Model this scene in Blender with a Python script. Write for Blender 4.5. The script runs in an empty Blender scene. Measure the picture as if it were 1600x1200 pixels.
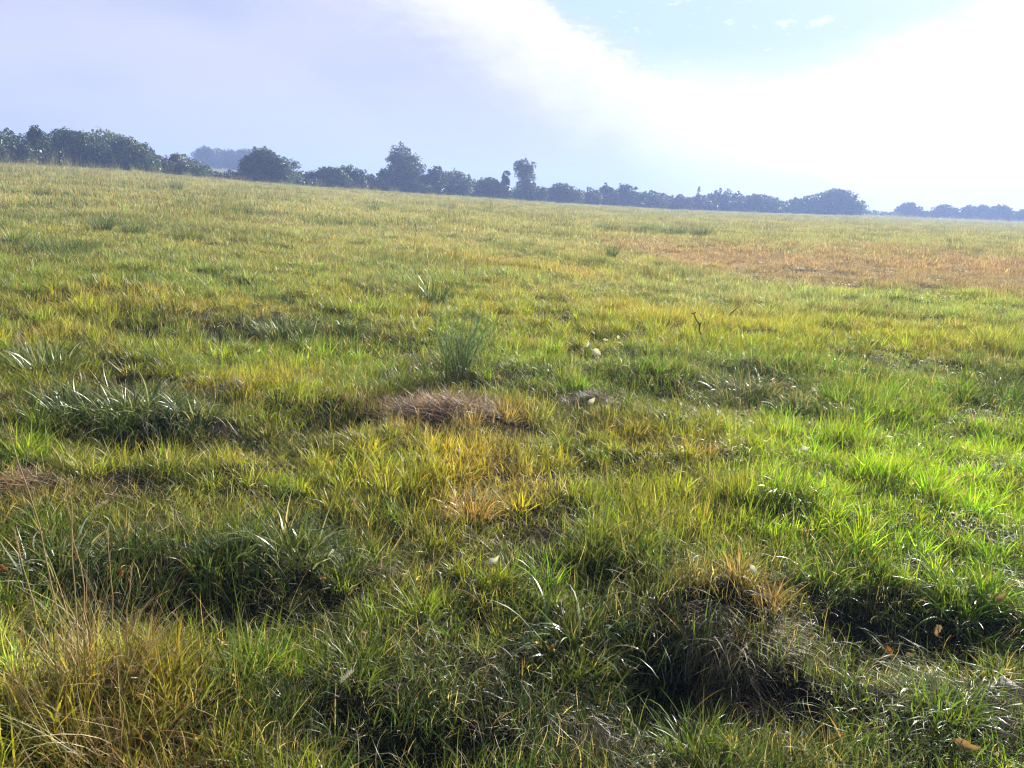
import bpy, math, random
import numpy as np
from mathutils import Matrix, Vector

PI = math.pi
rng = np.random.default_rng(7)
random.seed(7)
S = bpy.context.scene
C = S.collection

# ------------------------------------------------------------------ camera
F, CX, CY = 1232.0, 800.0, 600.0          # focal length and centre in photograph pixels (1600 wide)
PITCH, ROLL, CAMZ = math.radians(13.41), math.radians(2.4), 1.62
fw = np.array([0, math.cos(PITCH), -math.sin(PITCH)])
r0 = np.array([1.0, 0, 0]); u0 = np.array([0, math.sin(PITCH), math.cos(PITCH)])
rt = r0 * math.cos(ROLL) + u0 * math.sin(ROLL)
up = -r0 * math.sin(ROLL) + u0 * math.cos(ROLL)
cam = bpy.data.cameras.new('camera'); cam.sensor_width = 36; cam.lens = 36 * F / 1600
cam.clip_start = 0.05; cam.clip_end = 6000
camo = bpy.data.objects.new('camera', cam); C.objects.link(camo)
M = Matrix([(rt[0], up[0], -fw[0], 0), (rt[1], up[1], -fw[1], 0), (rt[2], up[2], -fw[2], CAMZ), (0, 0, 0, 1)])
camo.matrix_world = M
S.camera = camo

# ------------------------------------------------------------------ light and exposure
SUN_AZ, SUN_EL = math.radians(34), math.radians(25)   # azimuth to the right of straight ahead
S.view_settings.view_transform = 'Standard'; S.view_settings.look = 'None'
S.view_settings.exposure = 1.38; S.view_settings.gamma = 1.0
S.cycles.use_denoising = True
S.cycles.max_bounces = 6; S.cycles.diffuse_bounces = 3; S.cycles.glossy_bounces = 2
S.cycles.transmission_bounces = 4; S.cycles.volume_bounces = 0
S.render.filter_size = 1.2
S.cycles.pixel_filter_type = 'BLACKMAN_HARRIS'; S.cycles.filter_width = 1.2

sun = bpy.data.lights.new('sun', 'SUN'); sun.energy = 5.0; sun.angle = math.radians(0.6); sun.color = (1.0, 0.94, 0.83)
suno = bpy.data.objects.new('sun', sun); C.objects.link(suno)
sd = Vector((math.sin(SUN_AZ) * math.cos(SUN_EL), math.cos(SUN_AZ) * math.cos(SUN_EL), math.sin(SUN_EL)))
suno.rotation_euler = sd.to_track_quat('Z', 'Y').to_euler()

def ray(px, py):
    v = fw + rt * (px - CX) / F - up * (py - CY) / F
    return v / np.linalg.norm(v)

def azel(px, py):
    v = ray(px, py); return math.atan2(v[0], v[1]), math.asin(v[2])

W = bpy.data.worlds.new('World'); S.world = W; W.use_nodes = True
nt = W.node_tree; nt.nodes.clear()
class NB:
    """small helper for building shader node graphs"""
    def __init__(s, nt): s.nt = nt; s.n = nt.nodes; s.l = nt.links
    def node(s, t, **k):
        n = s.n.new(t)
        for a, b in k.items(): setattr(n, a, b)
        return n
    def put(s, sock, v):
        if isinstance(v, bpy.types.NodeSocket): s.l.new(v, sock)
        elif v is not None: sock.default_value = v
    def m(s, op, a, b=None, c=None, clamp=False):
        n = s.node('ShaderNodeMath', operation=op, use_clamp=clamp)
        s.put(n.inputs[0], a); s.put(n.inputs[1], b); s.put(n.inputs[2], c)
        return n.outputs[0]
    def mix(s, f, a, b, bt='MIX'):
        n = s.node('ShaderNodeMix', data_type='RGBA', blend_type=bt)
        s.put(n.inputs[0], f); s.put(n.inputs[6], a); s.put(n.inputs[7], b)
        return n.outputs[2]
    def ss(s, x, a, b):
        n = s.node('ShaderNodeMapRange', interpolation_type='SMOOTHSTEP')
        s.put(n.inputs[0], x); s.put(n.inputs[1], a); s.put(n.inputs[2], b)
        return n.outputs[0]
    def noise(s, vec, scale, det=4, rough=.5):
        n = s.node('ShaderNodeTexNoise'); s.put(n.inputs['Vector'], vec)
        n.inputs['Scale'].default_value = scale; n.inputs['Detail'].default_value = det; n.inputs['Roughness'].default_value = rough
        return n.outputs[0]

b = NB(nt)
sky = b.node('ShaderNodeTexSky', sky_type='NISHITA'); sky.sun_disc = False
sky.sun_elevation = SUN_EL; sky.sun_rotation = SUN_AZ; sky.air_density = 1.2; sky.dust_density = 2.0; sky.ozone_density = 1.5
tc = b.node('ShaderNodeTexCoord')
sep = b.node('ShaderNodeSeparateXYZ'); nt.links.new(tc.outputs['Generated'], sep.inputs[0])
az = b.m('ARCTAN2', sep.outputs[0], sep.outputs[1])
el = b.m('ARCSINE', sep.outputs[2])
cmb = b.node('ShaderNodeCombineXYZ'); nt.links.new(az, cmb.inputs[0]); nt.links.new(b.m('MULTIPLY', el, 2.2), cmb.inputs[1])
# cloud edge running down to the right: line through two directions of the sky
(a1, e1), (a2, e2) = azel(890, 0), azel(1200, 205)
sl = (e2 - e1) / (a2 - a1)
nz = b.noise(cmb.outputs[0], 6, 6, .62)
nzf = b.noise(cmb.outputs[0], 22, 5, .65)
wob = b.m('ADD', b.m('MULTIPLY', b.m('SUBTRACT', nz, .5), .10), b.m('MULTIPLY', b.m('SUBTRACT', nzf, .5), .045))
L = b.m('ADD', b.m('SUBTRACT', el, b.m('ADD', b.m('MULTIPLY', az, sl), e1 - sl * a1)), b.m('ADD', b.m('ADD', wob, b.m('MULTIPLY', b.m('SUBTRACT', nzf, .5), .05)), .022))  # >0 above and right of the edge
bank = b.ss(L, .026, -.016)                        # 1 inside the cloud bank, 0 in the clear patch
rim = b.m('MULTIPLY', b.ss(L, -.16, -.01), bank)   # bright sunlit rim of the bank
hz = b.ss(el, .17, .02)                            # milky low sky
(a3, e3), (a4, e4) = azel(1600, 0), azel(1330, 110)
sl2 = (e4 - e3) / (a4 - a3)
L2 = b.m('ADD', b.m('SUBTRACT', el, b.m('ADD', b.m('MULTIPLY', az, sl2), e3 - sl2 * a3)), b.m('MULTIPLY_ADD', wob, .9, .012))
rightcloud = b.m('MULTIPLY', b.ss(L2, .05, -.05), b.ss(az, .14, .36))
wisp = b.m('MULTIPLY', b.ss(nzf, .56, .72), .5)
big = b.noise(cmb.outputs[0], 2.6, 3, .5)
lav = b.mix(b.ss(big, .38, .62), (4.2, 4.6, 6.5, 1), (5.6, 5.7, 7.1, 1))
warm = b.ss(az, -.45, .2)
lav = b.mix(warm, lav, (5.7, 5.7, 6.8, 1))
lav = b.mix(b.m('MULTIPLY', hz, .5), lav, (5.5, 5.6, 6.8, 1))
glow = b.ss(az, .10, .40)
cloud = b.mix(rim, lav, (9.0, 8.9, 9.2, 1))
cloud = b.mix(glow, cloud, (11.4, 11.2, 11.0, 1))
clear = b.mix(.93, sky.outputs[0], (4.7, 6.3, 7.3, 1))
clear = b.mix(b.ss(b.m('ADD', el, b.m('MULTIPLY', wob, .5)), .185, .095), clear, (9.5, 9.7, 9.8, 1))
col = b.mix(wisp, clear, (11, 11.2, 11.6, 1))
col = b.mix(rightcloud, col, (14, 13.7, 13.5, 1))
col = b.mix(bank, col, cloud)
# bank faded to plain sky overhead and behind, out of view, to lower fill
fade = b.m('MAXIMUM', b.ss(el, .27, .62), b.ss(b.m('ABSOLUTE', az), .75, 1.3))
col = b.mix(b.m('MULTIPLY', fade, .93), col, sky.outputs[0])
bg = b.node('ShaderNodeBackground'); bg.inputs[1].default_value = 0.05
nt.links.new(col, bg.inputs[0])
wo = b.node('ShaderNodeOutputWorld'); nt.links.new(bg.outputs[0], wo.inputs[0])

# ------------------------------------------------------------------ terrain
def _h(ix, iy, s):
    n = (ix.astype(np.int64) * 374761393 + iy.astype(np.int64) * 668265263 + s * 974634777) & 0x7fffffff
    n = ((n ^ (n >> 13)) * 1274126177) & 0x7fffffff
    n = (n ^ (n >> 16)) & 0xffff
    return n / 65535.0
def vn(x, y, s=0):
    x = np.asarray(x, float); y = np.asarray(y, float)
    ix = np.floor(x); iy = np.floor(y); fx = x - ix; fy = y - iy
    fx = fx * fx * (3 - 2 * fx); fy = fy * fy * (3 - 2 * fy)
    a = _h(ix, iy, s); b_ = _h(ix + 1, iy, s); c = _h(ix, iy + 1, s); d = _h(ix + 1, iy + 1, s)
    return (a * (1 - fx) + b_ * fx) * (1 - fy) + (c * (1 - fx) + d * fx) * fy
def fbm(x, y, sc, s=0, o=3):
    t = 0; a = 1; w = 0
    for k in range(o):
        t = t + a * vn(x / sc * 2 ** k + 17.3 * k, y / sc * 2 ** k - 9.1 * k, s + k); w += a; a *= .5
    return t / w

EDGE = [(-500, 222, 85), (-200, 243, 90), (0, 257, 95), (100, 262, 100), (230, 270, 105), (300, 277, 110), (385, 284, 115), (480, 292, 122),
        (560, 297, 130), (650, 303, 140), (740, 308, 150), (850, 316, 165), (920, 320, 180), (1050, 328, 200), (1160, 332, 215),
        (1280, 336, 230), (1340, 337.5, 240), (1450, 342, 275), (1600, 348, 290), (1900, 360, 300)]
_az = np.array([azel(p, y)[0] for p, y, d in EDGE]); _el = np.array([azel(p, y)[1] for p, y, d in EDGE])
_D = np.array([d for p, y, d in EDGE], float)
_g = np.tan(_el) + CAMZ / _D
FAR = [(-500, .004), (200, .004), (270, .016), (310, .0235), (400, .0235), (450, .012), (520, .003), (700, .001), (900, .0015), (1900, .0)]
_az2 = np.array([azel(p, 300)[0] for p, g in FAR]); _g2 = np.array([g for p, g in FAR])
def edge_d(a): return np.interp(a, _az, _D)
HOLES = []   # (x, y, rx, ry, depth) filled in below
def height(x, y, micro=True):
    x = np.asarray(x, float); y = np.asarray(y, float)
    d = np.hypot(x, y); a = np.arctan2(x, y)
    D = np.interp(a, _az, _D); g = np.interp(a, _az, _g); g2 = np.interp(a, _az2, _g2)
    z = np.minimum(d, D) * g + np.clip(d - D, 0, 260) * g2
    if micro:
        k = np.clip(1.15 - d / 60, 0.12, 1)
        z = z + k * (.20 * (fbm(x, y, 2.4, 3) - .5) + .22 * (fbm(x, y, .7, 11, 2) - .5))
        for hx, hy, rx, ry, dep in HOLES:
            q = ((x - hx) / rx) ** 2 + ((y - hy) / ry) ** 2
            z = z + dep * (1.0 if dep < 0 else 1.2) * np.exp(-q ** 1.4)
    return z
def at(px, py):
    """point of the field seen at a pixel of the photograph, as (x, y)"""
    v = ray(px, py); t = 1.0
    for i in range(4000):
        p = v * t
        if CAMZ + p[2] <= float(height(p[0], p[1], False)): break
        t *= 1.004
    return float(p[0]), float(p[1])
def size_at(px, py, pix):
    x, y = at(px, py); return pix / F * math.hypot(math.hypot(x, y), CAMZ)
def ell(px, py, rx, ry):
    x, y = at(px, py); r = size_at(px, py, rx)
    y1 = at(px, py - ry)[1]; y2 = at(px, min(py + ry, 1900))[1]
    return x, y, max(r, .05), max(abs(y1 - y2) / 2, .05)

for (px, py, rx, ry, dep) in [(330, 930, 190, 60, -.17), (1110, 1060, 150, 60, -.24), (1420, 970, 160, 50, -.17), (600, 1130, 170, 55, -.15),
                              (210, 680, 110, 24, -.12), (530, 662, 60, 18, -.12), (420, 700, 70, 14, -.06), (1330, 1010, 60, 40, -.10),
                              (930, 900, 70, 25, -.13), (1200, 640, 70, 20, -.05),
                              (200, 1090, 130, 60, .08), (1140, 950, 80, 25, .10), (1260, 1110, 110, 50, -.07), (1010, 1010, 60, 40, -.06), (850, 770, 120, 30, .06), (620, 740, 120, 25, .05)]:
    HOLES.append(ell(px, py, rx, ry) + (dep,))

# colour fields of the sward, painted shade of the hollows included, as ellipses lying on the ground:  (px, py, rx, ry) of the photograph -> ground ellipse
COL = dict(G=(.115, .18, .018), Y=(.232, .252, .022), O=(.38, .26, .05), S=(.48, .38, .18), B=(.245, .178, .150),
           D=(.034, .060, .018), L=(.205, .325, .014), P=(.235, .262, .168), R=(.30, .17, .10), K=(.10, .14, .075))  # D: dark grass, also the shade of hollows put into blade colour
ZONES = []
for (px, py, rx, ry, k, w) in [
    (1560, 800, 260, 170, 'L', .9), (1350, 850, 160, 60, 'L', .6), (1450, 680, 200, 60, 'L', .5), (760, 650, 90, 30, 'G', .6), (450, 560, 130, 30, 'L', .45),
    (1180, 530, 300, 30, 'Y', .7), (1300, 470, 330, 12, 'P', .6), (1150, 440, 130, 14, 'P', .6), (1500, 470, 160, 14, 'L', .5),
    (740, 750, 100, 50, 'O', 0.52), (600, 740, 70, 40, 'Y', .7), (280, 770, 130, 30, 'O', 0.35), (430, 620, 70, 50, 'Y', .9), (380, 600, 60, 30, 'O', 0.28),
    (40, 760, 60, 30, 'R', .8), (60, 600, 90, 30, 'Y', .5), (230, 700, 220, 25, 'Y', .7), (370, 480, 70, 10, 'O', 0.42), (150, 480, 200, 14, 'O', 0.24), (60, 530, 60, 14, 'O', 0.32),
    (690, 650, 110, 32, 'R', .85), (1010, 690, 90, 25, 'O', 0.42), (1090, 790, 70, 80, 'Y', .7), (860, 420, 130, 10, 'O', 0.35), (1000, 495, 90, 10, 'O', 0.2),
    (650, 470, 100, 10, 'Y', .5), (700, 500, 250, 20, 'Y', .35),
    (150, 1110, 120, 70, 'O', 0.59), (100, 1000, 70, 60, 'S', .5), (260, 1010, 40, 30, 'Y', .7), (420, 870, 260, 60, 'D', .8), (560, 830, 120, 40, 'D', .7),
    (330, 930, 160, 60, 'D', .9), (90, 860, 110, 45, 'D', .7), (650, 1090, 300, 110, 'D', .9), (900, 1150, 450, 90, 'D', .85), (560, 950, 200, 40, 'D', .5), (1250, 900, 200, 40, 'D', .45), (1100, 1060, 200, 110, 'D', .95), (1400, 1000, 250, 80, 'D', .7), (940, 930, 120, 40, 'D', .7),  # these D ellipses darken the blades where the foreground hollows lie in shade
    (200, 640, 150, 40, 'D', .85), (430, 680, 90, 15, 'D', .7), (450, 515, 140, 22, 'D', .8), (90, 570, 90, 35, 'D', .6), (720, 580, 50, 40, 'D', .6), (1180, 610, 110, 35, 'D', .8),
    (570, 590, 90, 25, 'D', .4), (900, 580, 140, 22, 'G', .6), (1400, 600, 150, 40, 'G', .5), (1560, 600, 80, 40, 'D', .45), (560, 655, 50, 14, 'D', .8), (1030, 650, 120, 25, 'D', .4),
    (700, 880, 150, 40, 'Y', .5), (1150, 950, 60, 30, 'R', 0.4), (1180, 1060, 60, 60, 'R', .35), (1500, 1130, 160, 50, 'G', .8), (450, 1020, 130, 30, 'G', .7),
    (100, 400, 200, 10, 'K', .5), (200, 355, 120, 6, 'K', .5), (480, 345, 90, 6, 'K', .5), (600, 450, 60, 10, 'K', .5), (1100, 580, 200, 10, 'K', .3)]:
    ZONES.append(ell(px, py, rx, ry) + (k, w))
# the brown mown strip on the right, bounded on the ground by its near and far edge
BR_N = [at(*p) for p in [(900, 378), (985, 400), (1060, 430), (1250, 460), (1420, 484), (1600, 500), (1800, 512)]]
BR_F = [at(*p) for p in [(900, 366), (985, 372), (1120, 376), (1250, 378), (1420, 385), (1600, 390), (1800, 394)]]
def brown(x, y):
    a = np.arctan2(x, y); d = np.hypot(x, y)
    an = [math.atan2(p[0], p[1]) for p in BR_N]; dn = [math.hypot(*p) for p in BR_N]
    af = [math.atan2(p[0], p[1]) for p in BR_F]; df = [math.hypot(*p) for p in BR_F]
    lo = np.interp(a, an, dn); hi = np.interp(a, af, df)
    n = fbm(x, y, 3.5, 41) - .5
    t = np.log(np.maximum(d, .1) / lo) / np.log(hi / lo) + n * .45 + (fbm(x, y, 12, 43) - .5) * .3
    m = np.clip(t / .22, 0, 1) * np.clip((1 - t) / .35, 0, 1)
    return m * np.clip((a - an[0]) / .09 + n, 0, 1)
def far_tufts(x, y):
    """taller darker growth in patches over the farther field"""
    d = np.hypot(x, y)
    return np.clip((fbm(x, y * .8, np.clip(1.1 + d * .03, 1, 4) * 0 + 2.0, 57, 3) - .53) / .09, 0, 1) * np.clip((d - 9) / 10, 0, 1)
def field(x, y):
    """colour of the sward at (x, y), painted shade and haze included, n x 3, and share of dead blades"""
    x = np.asarray(x, float); y = np.asarray(y, float); d = np.hypot(x, y)
    n1 = fbm(x, y, 2.2, 21); n2 = fbm(x, y, .55, 31); n3 = fbm(x, y, 14, 51)
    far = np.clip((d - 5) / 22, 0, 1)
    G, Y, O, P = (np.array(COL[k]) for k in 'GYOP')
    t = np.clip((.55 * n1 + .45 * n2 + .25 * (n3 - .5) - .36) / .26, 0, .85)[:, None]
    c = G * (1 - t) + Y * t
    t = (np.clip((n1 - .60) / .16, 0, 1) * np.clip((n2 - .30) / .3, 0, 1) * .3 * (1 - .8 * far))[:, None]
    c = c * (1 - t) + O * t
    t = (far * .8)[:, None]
    c = c * (1 - t) + (P * .9 + np.array([.03, .0, .0])) * t  # paler straw green with distance, some haze put into the colour
    n5 = far_tufts(x, y)
    t = (n5 * .6)[:, None]; c = c * (1 - t) + np.array([.085, .115, .05]) * t
    n6 = np.clip((fbm(x, y, .9, 55, 2) - .56) / .1, 0, 1) * np.clip(1.3 - d / 14, 0, 1)
    t = (n6 * .65)[:, None]; c = c * (1 - t) + np.array([.06, .105, .022]) * t
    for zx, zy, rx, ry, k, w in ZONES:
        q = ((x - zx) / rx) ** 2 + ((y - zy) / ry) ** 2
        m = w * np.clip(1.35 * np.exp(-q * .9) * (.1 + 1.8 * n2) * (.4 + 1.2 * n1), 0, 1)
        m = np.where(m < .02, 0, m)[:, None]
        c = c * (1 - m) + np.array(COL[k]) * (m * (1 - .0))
    br = brown(x, y)
    red = np.clip((fbm(x, y, 9, 61) - .3) / .4, 0, 1)[:, None]
    bc = np.array(COL['B']) * (1 - red) + np.array([.27, .172, .155]) * red
    m = (br * .92 * np.clip(.7 + .7 * n2, 0, 1))[:, None]
    c = c * (1 - m) + bc * m
    dry = .05 + .16 * np.clip(n2 - .35, 0, 1) + .25 * far * n1 * (1 - br) + .04 * br
    return c, dry, br

# ------------------------------------------------------------------ materials
def mat(name):
    m = bpy.data.materials.new(name); m.use_nodes = True; m.node_tree.nodes.clear(); return m, NB(m.node_tree)
def leaf_shader(b, col, rough=.42, trans=.5, spec=.45, gain=1.6):
    p = b.node('ShaderNodeBsdfPrincipled'); b.put(p.inputs['Base Color'], col); p.inputs['Roughness'].default_value = rough
    p.inputs['Specular IOR Level'].default_value = spec
    tl = b.node('ShaderNodeBsdfTranslucent')
    tcol = b.mix(1.0, col, (gain, gain * .98, gain * .5, 1), 'MULTIPLY'); b.put(tl.inputs[0], tcol)
    mx = b.node('ShaderNodeMixShader'); mx.inputs[0].default_value = trans
    b.l.new(p.outputs[0], mx.inputs[1]); b.l.new(tl.outputs[0], mx.inputs[2])
    o = b.node('ShaderNodeOutputMaterial'); b.l.new(mx.outputs[0], o.inputs[0])
def attr(b, name, typ='GEOMETRY'):
    return b.node('ShaderNodeAttribute', attribute_name=name, attribute_type=typ)

m_sward, b = mat('sward_blades')
ac = attr(b, 'col', 'INSTANCER'); ad = attr(b, 'dry', 'INSTANCER'); ar = attr(b, 'rnd'); at_ = attr(b, 'tt')
sepc = b.node('ShaderNodeSeparateXYZ'); b.l.new(ar.outputs['Vector'], sepc.inputs[0])
isdry = b.m('LESS_THAN', sepc.outputs[0], ad.outputs['Fac'])
v = b.m('MULTIPLY_ADD', sepc.outputs[1], .9, .55)
hs = b.node('ShaderNodeHueSaturation'); b.put(hs.inputs['Hue'], b.m('MULTIPLY_ADD', sepc.outputs[2], .05, .475)); b.put(hs.inputs['Value'], v); b.l.new(ac.outputs['Color'], hs.inputs['Color'])
c = b.mix(isdry, hs.outputs[0], b.mix(sepc.outputs[1], (.30, .20, .08, 1), (.52, .44, .27, 1)))
c = b.mix(b.m('MULTIPLY', b.ss(at_.outputs['Fac'], .35, 0), .45), c, (.22, .19, .09, 1))    # pale sheaths at the foot
c = b.mix(b.m('MULTIPLY', b.ss(at_.outputs['Fac'], .82, 1), .35), c, (.5, .38, .15, 1))     # dried tips
leaf_shader(b, c)

m_blade, b = mat('leaf_blades')
ab = attr(b, 'bc'); leaf_shader(b, ab.outputs['Color'], .33, .35, .6)
m_weed, b = mat('feathery_leaves')
ab = attr(b, 'bc'); leaf_shader(b, ab.outputs['Color'], .6, .4, .25)
m_straw, b = mat('dead_straw')
ab = attr(b, 'bc'); leaf_shader(b, ab.outputs['Color'], .5, .25, .4, 1.0)

def leafmat(name, c1, c2, trans=.3):
    m, b = mat(name)
    ar = attr(b, 'rnd'); sp = b.node('ShaderNodeSeparateXYZ'); b.l.new(ar.outputs['Vector'], sp.inputs[0])
    g = b.node('ShaderNodeNewGeometry'); n = b.noise(g.outputs['Position'], .8, 2)
    f = b.m('ADD', b.m('MULTIPLY', sp.outputs[0], .55), b.m('MULTIPLY', b.ss(n, .35, .65), .45))
    leaf_shader(b, b.mix(f, c1 + (1,), c2 + (1,)), .5, trans, .4)
    return m
LM = dict(dark=leafmat('dark_leaves', (.018, .035, .012), (.055, .085, .025)),
          green=leafmat('green_leaves', (.025, .05, .012), (.08, .12, .03)),
          olive=leafmat('olive_leaves', (.06, .08, .03), (.17, .19, .08)),
          grey=leafmat('grey_leaves', (.035, .055, .03), (.10, .13, .07)),
          bare=leafmat('thin_leaves', (.08, .07, .04), (.16, .15, .08)),
          ever=leafmat('needles', (.014, .028, .014), (.04, .06, .03), .15))
m_bark, b = mat('bark')
g = b.node('ShaderNodeNewGeometry'); n = b.noise(g.outputs['Position'], 9, 5)
p = b.node('ShaderNodeBsdfPrincipled'); b.put(p.inputs['Base Color'], b.mix(n, (.05, .04, .03, 1), (.14, .11, .085, 1))); p.inputs['Roughness'].default_value = .9
o = b.node('ShaderNodeOutputMaterial'); b.l.new(p.outputs[0], o.inputs[0])
m_twig, b = mat('dead_twig')
g = b.node('ShaderNodeNewGeometry'); n = b.noise(g.outputs['Position'], 60, 4)
p = b.node('ShaderNodeBsdfPrincipled'); b.put(p.inputs['Base Color'], b.mix(n, (.05, .025, .015, 1), (.17, .085, .045, 1))); p.inputs['Roughness'].default_value = .8
o = b.node('ShaderNodeOutputMaterial'); b.l.new(p.outputs[0], o.inputs[0])

m_ground, b = mat('field_soil_and_thatch')
ac = attr(b, 'col'); g = b.node('ShaderNodeNewGeometry')
dist = b.node('ShaderNodeVectorMath', operation='LENGTH'); b.l.new(g.outputs['Position'], dist.inputs[0])
n1 = b.noise(g.outputs['Position'], 90, 5, .7); n2 = b.noise(g.outputs['Position'], 5, 6, .7)
soil = b.mix(b.ss(n1, .35, .7), (.008, .007, .005, 1), (.035, .027, .016, 1))  # near black: shadow between the tufts is put into the soil colour
fr = b.ss(dist.outputs['Value'], 8, 40)
gc = b.mix(b.m('MULTIPLY', n2, 1.0), b.mix(1, ac.outputs['Color'], (.55, .55, .5, 1), 'MULTIPLY'), b.mix(1, ac.outputs['Color'], (1.15, 1.12, 1.05, 1), 'MULTIPLY'))
p = b.node('ShaderNodeBsdfPrincipled'); b.put(p.inputs['Base Color'], b.mix(fr, soil, gc)); p.inputs['Roughness'].default_value = .95
p.inputs['Specular IOR Level'].default_value = .1
bp = b.node('ShaderNodeBump'); b.put(bp.inputs['Height'], n1); bp.inputs['Strength'].default_value = .6; bp.inputs['Distance'].default_value = .03
b.l.new(bp.outputs[0], p.inputs['Normal'])
o = b.node('ShaderNodeOutputMaterial'); b.l.new(p.outputs[0], o.inputs[0])

def pmat(name, c, rough=.6, trans=0.0):
    m, b = mat(name)
    g = b.node('ShaderNodeNewGeometry'); n = b.noise(g.outputs['Position'], 130, 3)
    col = b.mix(n, tuple(x * .75 for x in c) + (1,), tuple(min(1, x * 1.2) for x in c) + (1,))
    leaf_shader(b, col, rough, trans, .4, 1.0); return m

# ------------------------------------------------------------------ mesh helpers
def mesh_np(name, V, faces, m, attrs=None, smooth=False):
    """faces: list of int arrays of shape (n,3) or (n,4); attrs: name -> (n,3) or (n,) per vertex"""
    me = bpy.data.meshes.new(name)
    nv = len(V); me.vertices.add(nv); me.vertices.foreach_set('co', np.asarray(V, np.float32).ravel())
    nl = sum(f.size for f in faces); nf = sum(len(f) for f in faces)
    me.loops.add(nl); me.polygons.add(nf)
    me.loops.foreach_set('vertex_index', np.concatenate([f.ravel() for f in faces]).astype(np.int32))
    st = []; o = 0
    for f in faces:
        st.append(o + np.arange(len(f)) * f.shape[1]); o += f.size
    me.polygons.foreach_set('loop_start', np.concatenate(st).astype(np.int32))
    me.update(calc_edges=True); me.validate()
    for k, a in (attrs or {}).items():
        a = np.asarray(a, np.float32)
        if a.ndim == 1:
            me.attributes.new(k, 'FLOAT', 'POINT').data.foreach_set('value', a)
        else:
            me.attributes.new(k, 'FLOAT_VECTOR', 'POINT').data.foreach_set('vector', a.ravel())
    if m: me.materials.append(m)
    if smooth: me.polygons.foreach_set('use_smooth', np.ones(nf, bool))
    return me
def link(name, me, parent=None, loc=(0, 0, 0)):
    o = bpy.data.objects.new(name, me); C.objects.link(o); o.location = loc
    if parent: o.parent = parent
    return o
def tag(o, label=None, cat=None, group=None, kind=None):
    if label: o['label'] = label
    if cat: o['category'] = cat
    if group: o['group'] = group
    if kind: o['kind'] = kind
    return o
def empty(name, loc, rz=0):
    o = bpy.data.objects.new(name, None); C.objects.link(o); o.location = loc; o.rotation_euler = (0, 0, rz); o.empty_display_size = .1
    return o

def blades(base, length, width, azim, phi0, bend, K=4, twist=None, R=None, taper=.8, curl=0):
    """vectorised grass blades: base (n,3) and per-blade arrays. returns V, faces, blade index per vertex, t per vertex"""
    R = R or rng
    n = len(base); length = np.broadcast_to(length, n); width = np.broadcast_to(width, n)
    azim = np.broadcast_to(azim, n).astype(float); phi0 = np.broadcast_to(phi0, n); bend = np.broadcast_to(bend, n)
    tw = R.uniform(-.9, .9, n) if twist is None else np.broadcast_to(twist, n)
    curlv = R.normal(0, curl, n) if curl else np.zeros(n)
    P = np.array(base, float); lev = []
    for k in range(K + 1):
        t = k / K
        if k:
            ph = phi0 + bend * ((k - .5) / K); a = azim + curlv * t
            s = (length / K)[:, None]
            P = P + s * np.stack([np.sin(ph) * np.sin(a), np.sin(ph) * np.cos(a), np.cos(ph)], 1)
        a = azim + curlv * t
        side = np.stack([np.cos(a + tw), -np.sin(a + tw), np.sin(tw * 1.3 * t) * .6], 1)
        w = (width * (.55 + .45 * min(1, t * 4)) * (1 - t) ** taper / 2)[:, None] if k < K else None
        if k < K: lev.append(P - side * w); lev.append(P + side * w)
        else: lev.append(P.copy())
    nv = 2 * K + 1
    V = np.stack(lev, 1).reshape(-1, 3)
    i0 = (np.arange(n) * nv)[:, None]
    q = [i0 + np.array([2 * k, 2 * k + 1, 2 * k + 3, 2 * k + 2]) for k in range(K - 1)]
    tri = i0 + np.array([2 * K - 2, 2 * K - 1, 2 * K])
    faces = ([np.concatenate(q)] if q else []) + [tri]
    ti = np.tile(np.array([k / K for k in range(K) for _ in (0, 1)] + [1.0]), n)
    return V, faces, np.repeat(np.arange(n), nv), ti
def joinparts(parts):
    """parts: list of (V, faces, attrs)"""
    Vs, q, t, at2, o = [], [], [], {}, 0
    for V, fs, a in parts:
        Vs.append(V)
        for f in fs: (q if f.shape[1] == 4 else t).append(f + o)
        for k, x in a.items(): at2.setdefault(k, []).append(x)
        o += len(V)
    fs = ([np.concatenate(q)] if q else []) + ([np.concatenate(t)] if t else [])
    return np.concatenate(Vs), fs, {k: np.concatenate(x) for k, x in at2.items()}
def tube(pts, rad, sides=6):
    pts = [Vector(p) for p in pts]; V = []; fs = []; n = len(pts)
    if not hasattr(rad, '__len__'): rad = [rad] * n
    for i, p in enumerate(pts):
        d = (pts[min(i + 1, n - 1)] - pts[max(i - 1, 0)]).normalized()
        s = d.cross(Vector((.31, .87, .12))).normalized(); t = d.cross(s)
        for k in range(sides):
            a = 2 * PI * k / sides; q = p + (s * math.cos(a) + t * math.sin(a)) * rad[i]; V.append(q[:])
    for i in range(n - 1):
        for k in range(sides):
            k2 = (k + 1) % sides; fs.append((i * sides + k, i * sides + k2, (i + 1) * sides + k2, (i + 1) * sides + k))
    return np.array(V), [np.array(fs)]

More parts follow.
